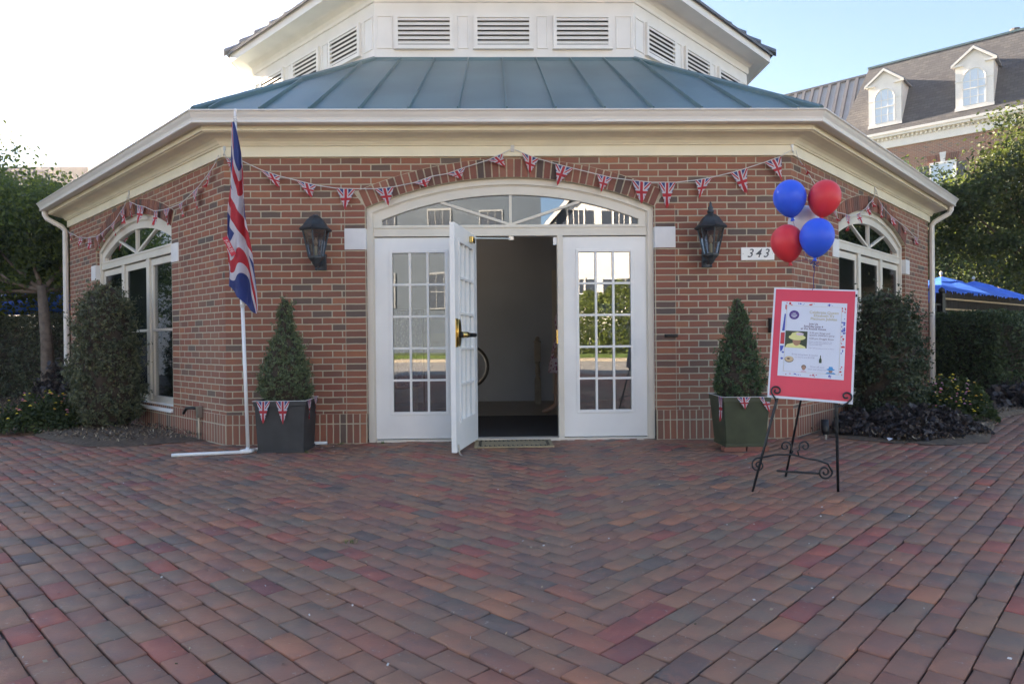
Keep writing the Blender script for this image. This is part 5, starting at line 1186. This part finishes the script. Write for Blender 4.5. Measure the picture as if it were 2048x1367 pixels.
X = 2.6+18*rg.random(n); th = rg.random(n)*np.pi; hh = 2.9+.7*np.sin(X*1.3)+.4*np.sin(X*3.1); rr = 1.2*(.75+.3*rg.random(n)); P = np.stack([X, rr*np.cos(th), np.maximum(.1, hh*np.sin(th)**.6*(.9+.15*rg.random(n)))*np.where(rg.random(n) < .4, rg.random(n), 1)], 1)
V, F = leaves(P, .2, rg, .55); arr_mesh('foliage', V, F, M['treeleafY'], o)
o = thing('street_lamp', 'dark street lamp with white globe across the road, mirrored in the right door glass', 'street lamp', (7.0, -26.0, .1))
b = MB(); b.tube([(0, 0, 0), (0, 0, .4), (0, 0, 4.6)], [.12, .07, .05], 10); b.build('post', M['iron'], o, True)
b = MB(); b.lathe([(.08, 4.6), (.22, 4.75), (.26, 4.95), (.18, 5.15), (.04, 5.25)], 14, (0, 0, 0)); b.build('globe', M['whiteb'], o, True)

# ------------------------------------------------------------------ thin haze volume added in place of lens flare veil, lifts the blacks
hz = MB().box(-42, 48, -58, 44, -1.05, 19.5).build('flare_haze', bpy.data.materials.new('flare_haze_air')); tag(hz, kind='stuff')
hm = hz.data.materials[0]; hm.use_nodes = True; t_ = hm.node_tree; t_.nodes.remove(t_.nodes['Principled BSDF'])
pv = t_.nodes.new('ShaderNodeVolumePrincipled'); pv.inputs['Density'].default_value = .0015; pv.inputs['Anisotropy'].default_value = .68; pv.inputs['Color'].default_value = (.97, .96, .95, 1)
t_.links.new(pv.outputs[0], t_.nodes['Material Output'].inputs['Volume'])

# ------------------------------------------------------------------ inside the doorway
b = MB(); b.box(-1.35, 1.4, .2, 2.15, .013, .022); tag(b.build('entrance_mat', M['matd']), 'dark rubber mat covering the floor just inside the open door', 'mat')
o = thing('newel_post', 'wooden stair newel post against the inner wall', 'post', (.50, 3.9, .012))
b = MB(); b.box(-.05, .05, -.05, .05, 0, .38); b.box(-.05, .05, -.05, .05, .68, .98); b.lathe([(.04, .38), (.05, .4), (.028, .43), (.042, .52), (.03, .62), (.05, .66), (.04, .68)], 12, (0, 0, 0)); b.lathe([(.06, .98), (.06, 1.0), (.03, 1.01), (.045, 1.04), (.01, 1.08)], 12, (0, 0, 0)); b.build('shaft', M['woodpale'], o)
o = thing('dresser', 'cream painted dresser seen through the left door panes', 'dresser', (-1.02, 2.9, .012))
b = MB(); b.box(-.35, .35, -.2, .2, .68, 1.1); b.box(-.38, .38, -.23, .22, 1.1, 1.13); b.build('body', M['woodw'], o, bevel=.004)
for z in (.71, .91):
    b = MB(); b.box(-.32, .32, -.215, -.201, z, z+.17); dr = b.build('drawer', M['woodw'], o, bevel=.004); b = MB(); b.tube([(-.05, -.225, z+.09), (.05, -.225, z+.09)], .007, 6); b.build('handle', M['brass'], dr)
for x in (-.32, .32):
    for y in (-.17, .17): b = MB(); b.tube([(x, y, 0), (x, y, .68)], [.015, .025], 8); b.build('leg', M['woodw'], o)
o = thing('flower_vase', 'small vase of white flowers on the cream dresser', 'vase', (-1.2, 2.85, 1.142)); b = MB(); b.lathe([(.03, 0), (.045, .05), (.03, .11), (.035, .13)], 12, (0, 0, 0)); b.build('vase', M['steel'], o, True)
b = MB(); rg2 = random.Random(2)
for i in range(9): a = i*.7; b.lathe([(.005, -.02), (.03, 0), (.02, .02), (.004, .025)], 8, (.06*math.cos(a)*rg2.random()*1.6, .05*math.sin(a), .19+.03*rg2.random()))
b.build('flowers', M['white'], o, True)
o = thing('curtain', 'blue dotted curtain behind the left door panes', 'curtain', (-1.28, 1.75, 0)); b = MB(); n = 24
vs = []; 
for j in (0, 1):
    for i in range(n+1): vs.append((-.16+.32*i/n, .03*math.sin(i*1.1), .45 if j == 0 else 1.42))
b.add(vs, [[i, i+1, n+2+i, n+1+i] for i in range(n)]); b.build('cloth', M['curt'], o, True); b = MB(); b.tube([(-.2, 0, 1.43), (.2, 0, 1.43)], .01, 8); b.tube([(-.19, 0, 0.012), (-.19, 0, 1.43)], .01, 8); b.tube([(.19, 0, .012), (.19, 0, 1.43)], .01, 8); b.build('rail', M['iron'], o)
# bicycle hung on the inner wall
o = thing('bicycle', 'bicycle mounted on the inner wall, front wheel showing beside the open door', 'bicycle', (-.62, 3.6, .63))
for wx in (0, -1.02):
    b = MB(); b.tube([(wx+.325*math.cos(t), 0, .325*math.sin(t)) for t in [2*math.pi*i/36 for i in range(37)]], .022, 8, cap=False); wl = b.build('wheel', M['rubber'], o, True)
    b = MB(); b.tube([(wx+.298*math.cos(t), 0, .298*math.sin(t)) for t in [2*math.pi*i/36 for i in range(37)]], .010, 6, cap=False)
    for i in range(18): t = 2*math.pi*i/18; b.tube([(wx, .02*(-1)**i, 0), (wx+.296*math.cos(t), 0, .296*math.sin(t))], .0018, 4)
    b.tube([(wx, -.03, 0), (wx, .03, 0)], .018, 8); b.build('rim', M['steel'], wl)
b = MB(); hd_, seat, bb_, rw = (-.16, 0, .48), (-.72, 0, .5), (-.60, 0, -.06), (-1.02, 0, 0)
for a_, c_ in ((hd_, seat), (hd_, bb_), (seat, bb_), (bb_, rw), (seat, rw)): b.tube([a_, c_], .016, 8)
b.build('frame', M['bluecloth'], o, True); b = MB(); b.tube([(-.14, 0, .55), (-.16, 0, .48), (-.10, 0, .30), (0, 0, 0)], .013, 8); b.build('fork', M['steel'], o, True)
b = MB(); b.tube([(-.2, -.28, .62), (-.12, -.2, .6), (-.12, .2, .6), (-.2, .28, .62)], .012, 8); b.build('handlebar', M['steel'], o, True)
b = MB(); b.tube([(-.86, 0, .60), (-.72, 0, .60), (-.6, 0, .59)], [.07, .05, .02], 8); b.tube([(-.72, 0, .5), (-.73, 0, .59)], .013, 8); b.build('saddle', M['rubber'], o, True)
b = MB(); b.box(-.5, -.44, -.02, .77, .27, .31); b.box(-.56, -.38, .76, .785, .2, .4); b.build('wall_bracket', M['iron'], o)
# chandelier
o = thing('chandelier', 'lit brass chandelier glimpsed through the left of the fanlight', 'chandelier', (-1.05, 3.1, 2.45))
b = MB(); b.tube([(0, 0, .48), (0, 0, .0)], .008, 6); b.lathe([(.01, -.14), (.04, -.10), (.02, -.05), (.05, 0), (.02, .06)], 12, (0, 0, 0)); b.build('stem', M['brass'], o, True)
for i in range(5):
    t = 2*math.pi*i/5+.3; c_, s_ = math.cos(t), math.sin(t); b = MB(); b.tube([(0, 0, -.05), (.12*c_, .12*s_, -.10), (.24*c_, .24*s_, -.04), (.25*c_, .25*s_, .02)], .007, 6); am = b.build('arm', M['brass'], o, True)
    b = MB(); b.lathe([(.010, .02), (.018, .035), (.022, .055), (.012, .085), (.002, .10)], 8, (.25*c_, .25*s_, 0)); b.build('bulb', M['bulb'], am, True)

# ------------------------------------------------------------------ person inside, mostly hidden by the right door post
def person(loc, rz):
    o = thing('person', 'barefoot person in a pink floral dress stepping behind the right door post', 'person', loc, rz)
    J = {'pelvis': (0, 0, .92), 'waist': (0, .0, 1.06), 'chest': (.01, 0, 1.27), 'neck': (.02, 0, 1.43), 'head0': (.035, 0, 1.50), 'head1': (.045, 0, 1.60), 'head2': (.04, 0, 1.68),
         'shl': (.01, .15, 1.37), 'ell': (.03, .20, 1.12), 'wrl': (.14, .17, .92), 'shr': (.01, -.15, 1.37), 'elr': (-.04, -.2, 1.12), 'wrr': (.02, -.20, .9),
         'hipl': (.0, .085, .88), 'knl': (.14, .085, .50), 'anl': (.17, .085, .11), 'ball': (.27, .085, .045), 'toel': (.37, .09, .02),
         'hipr': (0, -.085, .88), 'knr': (.0, -.085, .48), 'anr': (-.12, -.085, .09), 'balr': (-.02, -.085, .03), 'toer': (.05, -.09, .02)}
    E = [('pelvis', 'waist'), ('waist', 'chest'), ('chest', 'neck'), ('neck', 'head0'), ('head0', 'head1'), ('head1', 'head2'), ('chest', 'shl'), ('shl', 'ell'), ('ell', 'wrl'), ('chest', 'shr'), ('shr', 'elr'), ('elr', 'wrr'),
         ('pelvis', 'hipl'), ('hipl', 'knl'), ('knl', 'anl'), ('anl', 'ball'), ('ball', 'toel'), ('pelvis', 'hipr'), ('hipr', 'knr'), ('knr', 'anr'), ('anr', 'balr'), ('balr', 'toer')]
    Rr = {'pelvis': .13, 'waist': .11, 'chest': .125, 'neck': .05, 'head0': .065, 'head1': .088, 'head2': .075, 'shl': .05, 'ell': .036, 'wrl': .024, 'shr': .05, 'elr': .036, 'wrr': .024, 'hipl': .085, 'knl': .055, 'anl': .036, 'ball': .038, 'toel': .02, 'hipr': .085, 'knr': .055, 'anr': .036, 'balr': .034, 'toer': .02}
    names = list(J); V = [J[k] for k in names]; ED = [(names.index(a), names.index(b_)) for a, b_ in E]; RR = [Rr[k] for k in names]
    for w, sg in (('wrl', 1), ('wrr', -1)):
        p0 = Vector(J[w]); V.append(tuple(p0+Vector((.02, 0, -.06)))); RR.append(.026); pi = len(V)-1; ED.append((names.index(w), pi))
        for k in range(5):
            off = (k-1.5)*.018 if k < 4 else .045; ln = (.065, .075, .07, .055, .045)[k]; base = Vector(V[pi])+Vector((off, 0, -.025 if k < 4 else .0)); prev = pi
            for j in (1, 2):
                V.append(tuple(base+Vector((.008*j if k < 4 else .012*j, -.006*sg*j, -ln*j/2)))); RR.append(.0085); ED.append((prev, len(V)-1)); prev = len(V)-1
    me = bpy.data.meshes.new('body'); me.from_pydata(V, ED, []); me.materials.append(M['pskin']); bo = bpy.data.objects.new('body', me); COL.objects.link(bo); bo.parent = o
    sk = bo.modifiers.new('skin', 'SKIN'); sk.use_smooth_shade = True
    lay = me.skin_vertices[0] if len(me.skin_vertices) else None
    if lay is None:
        bpy.context.view_layer.objects.active = bo; bpy.ops.object.mode_set(mode='OBJECT')
        lay = me.skin_vertices[0] if len(me.skin_vertices) else None
    if lay is not None:
        for i, r_ in enumerate(RR): lay.data[i].radius = (r_, r_)
        lay.data[0].use_root = True
    bo.modifiers.new('sub', 'SUBSURF').levels = 1; bo.modifiers['sub'].render_levels = 2
    b = MB(); b.lathe([(.05, 1.40), (.13, 1.38), (.155, 1.30), (.15, 1.2), (.135, 1.08), (.165, .98), (.20, .85), (.23, .7), (.255, .56), (.25, .555)], 28, (.02, 0, 0)); b.build('dress', M['floral'], o, True)
    b = MB(); b.lathe([(.03, 1.45), (.085, 1.46), (.10, 1.52), (.105, 1.6), (.10, 1.68), (.07, 1.745), (.02, 1.765)], 18, (.012, 0, 0)); b.build('hair', M['phair'], o, True)
    b = MB(); b.lathe([(.002, 0), (.012, .008), (.014, .02), (.006, .035)], 8, (.13, 0, 1.575))
    for y in (-.03, .03): b.lathe([(.002, -.008), (.009, 0), (.002, .008)], 8, (.118, y, 1.61))
    b.build('face', M['pskin'], o, True)
    return o
person((.83, 2.5, .022), math.pi)
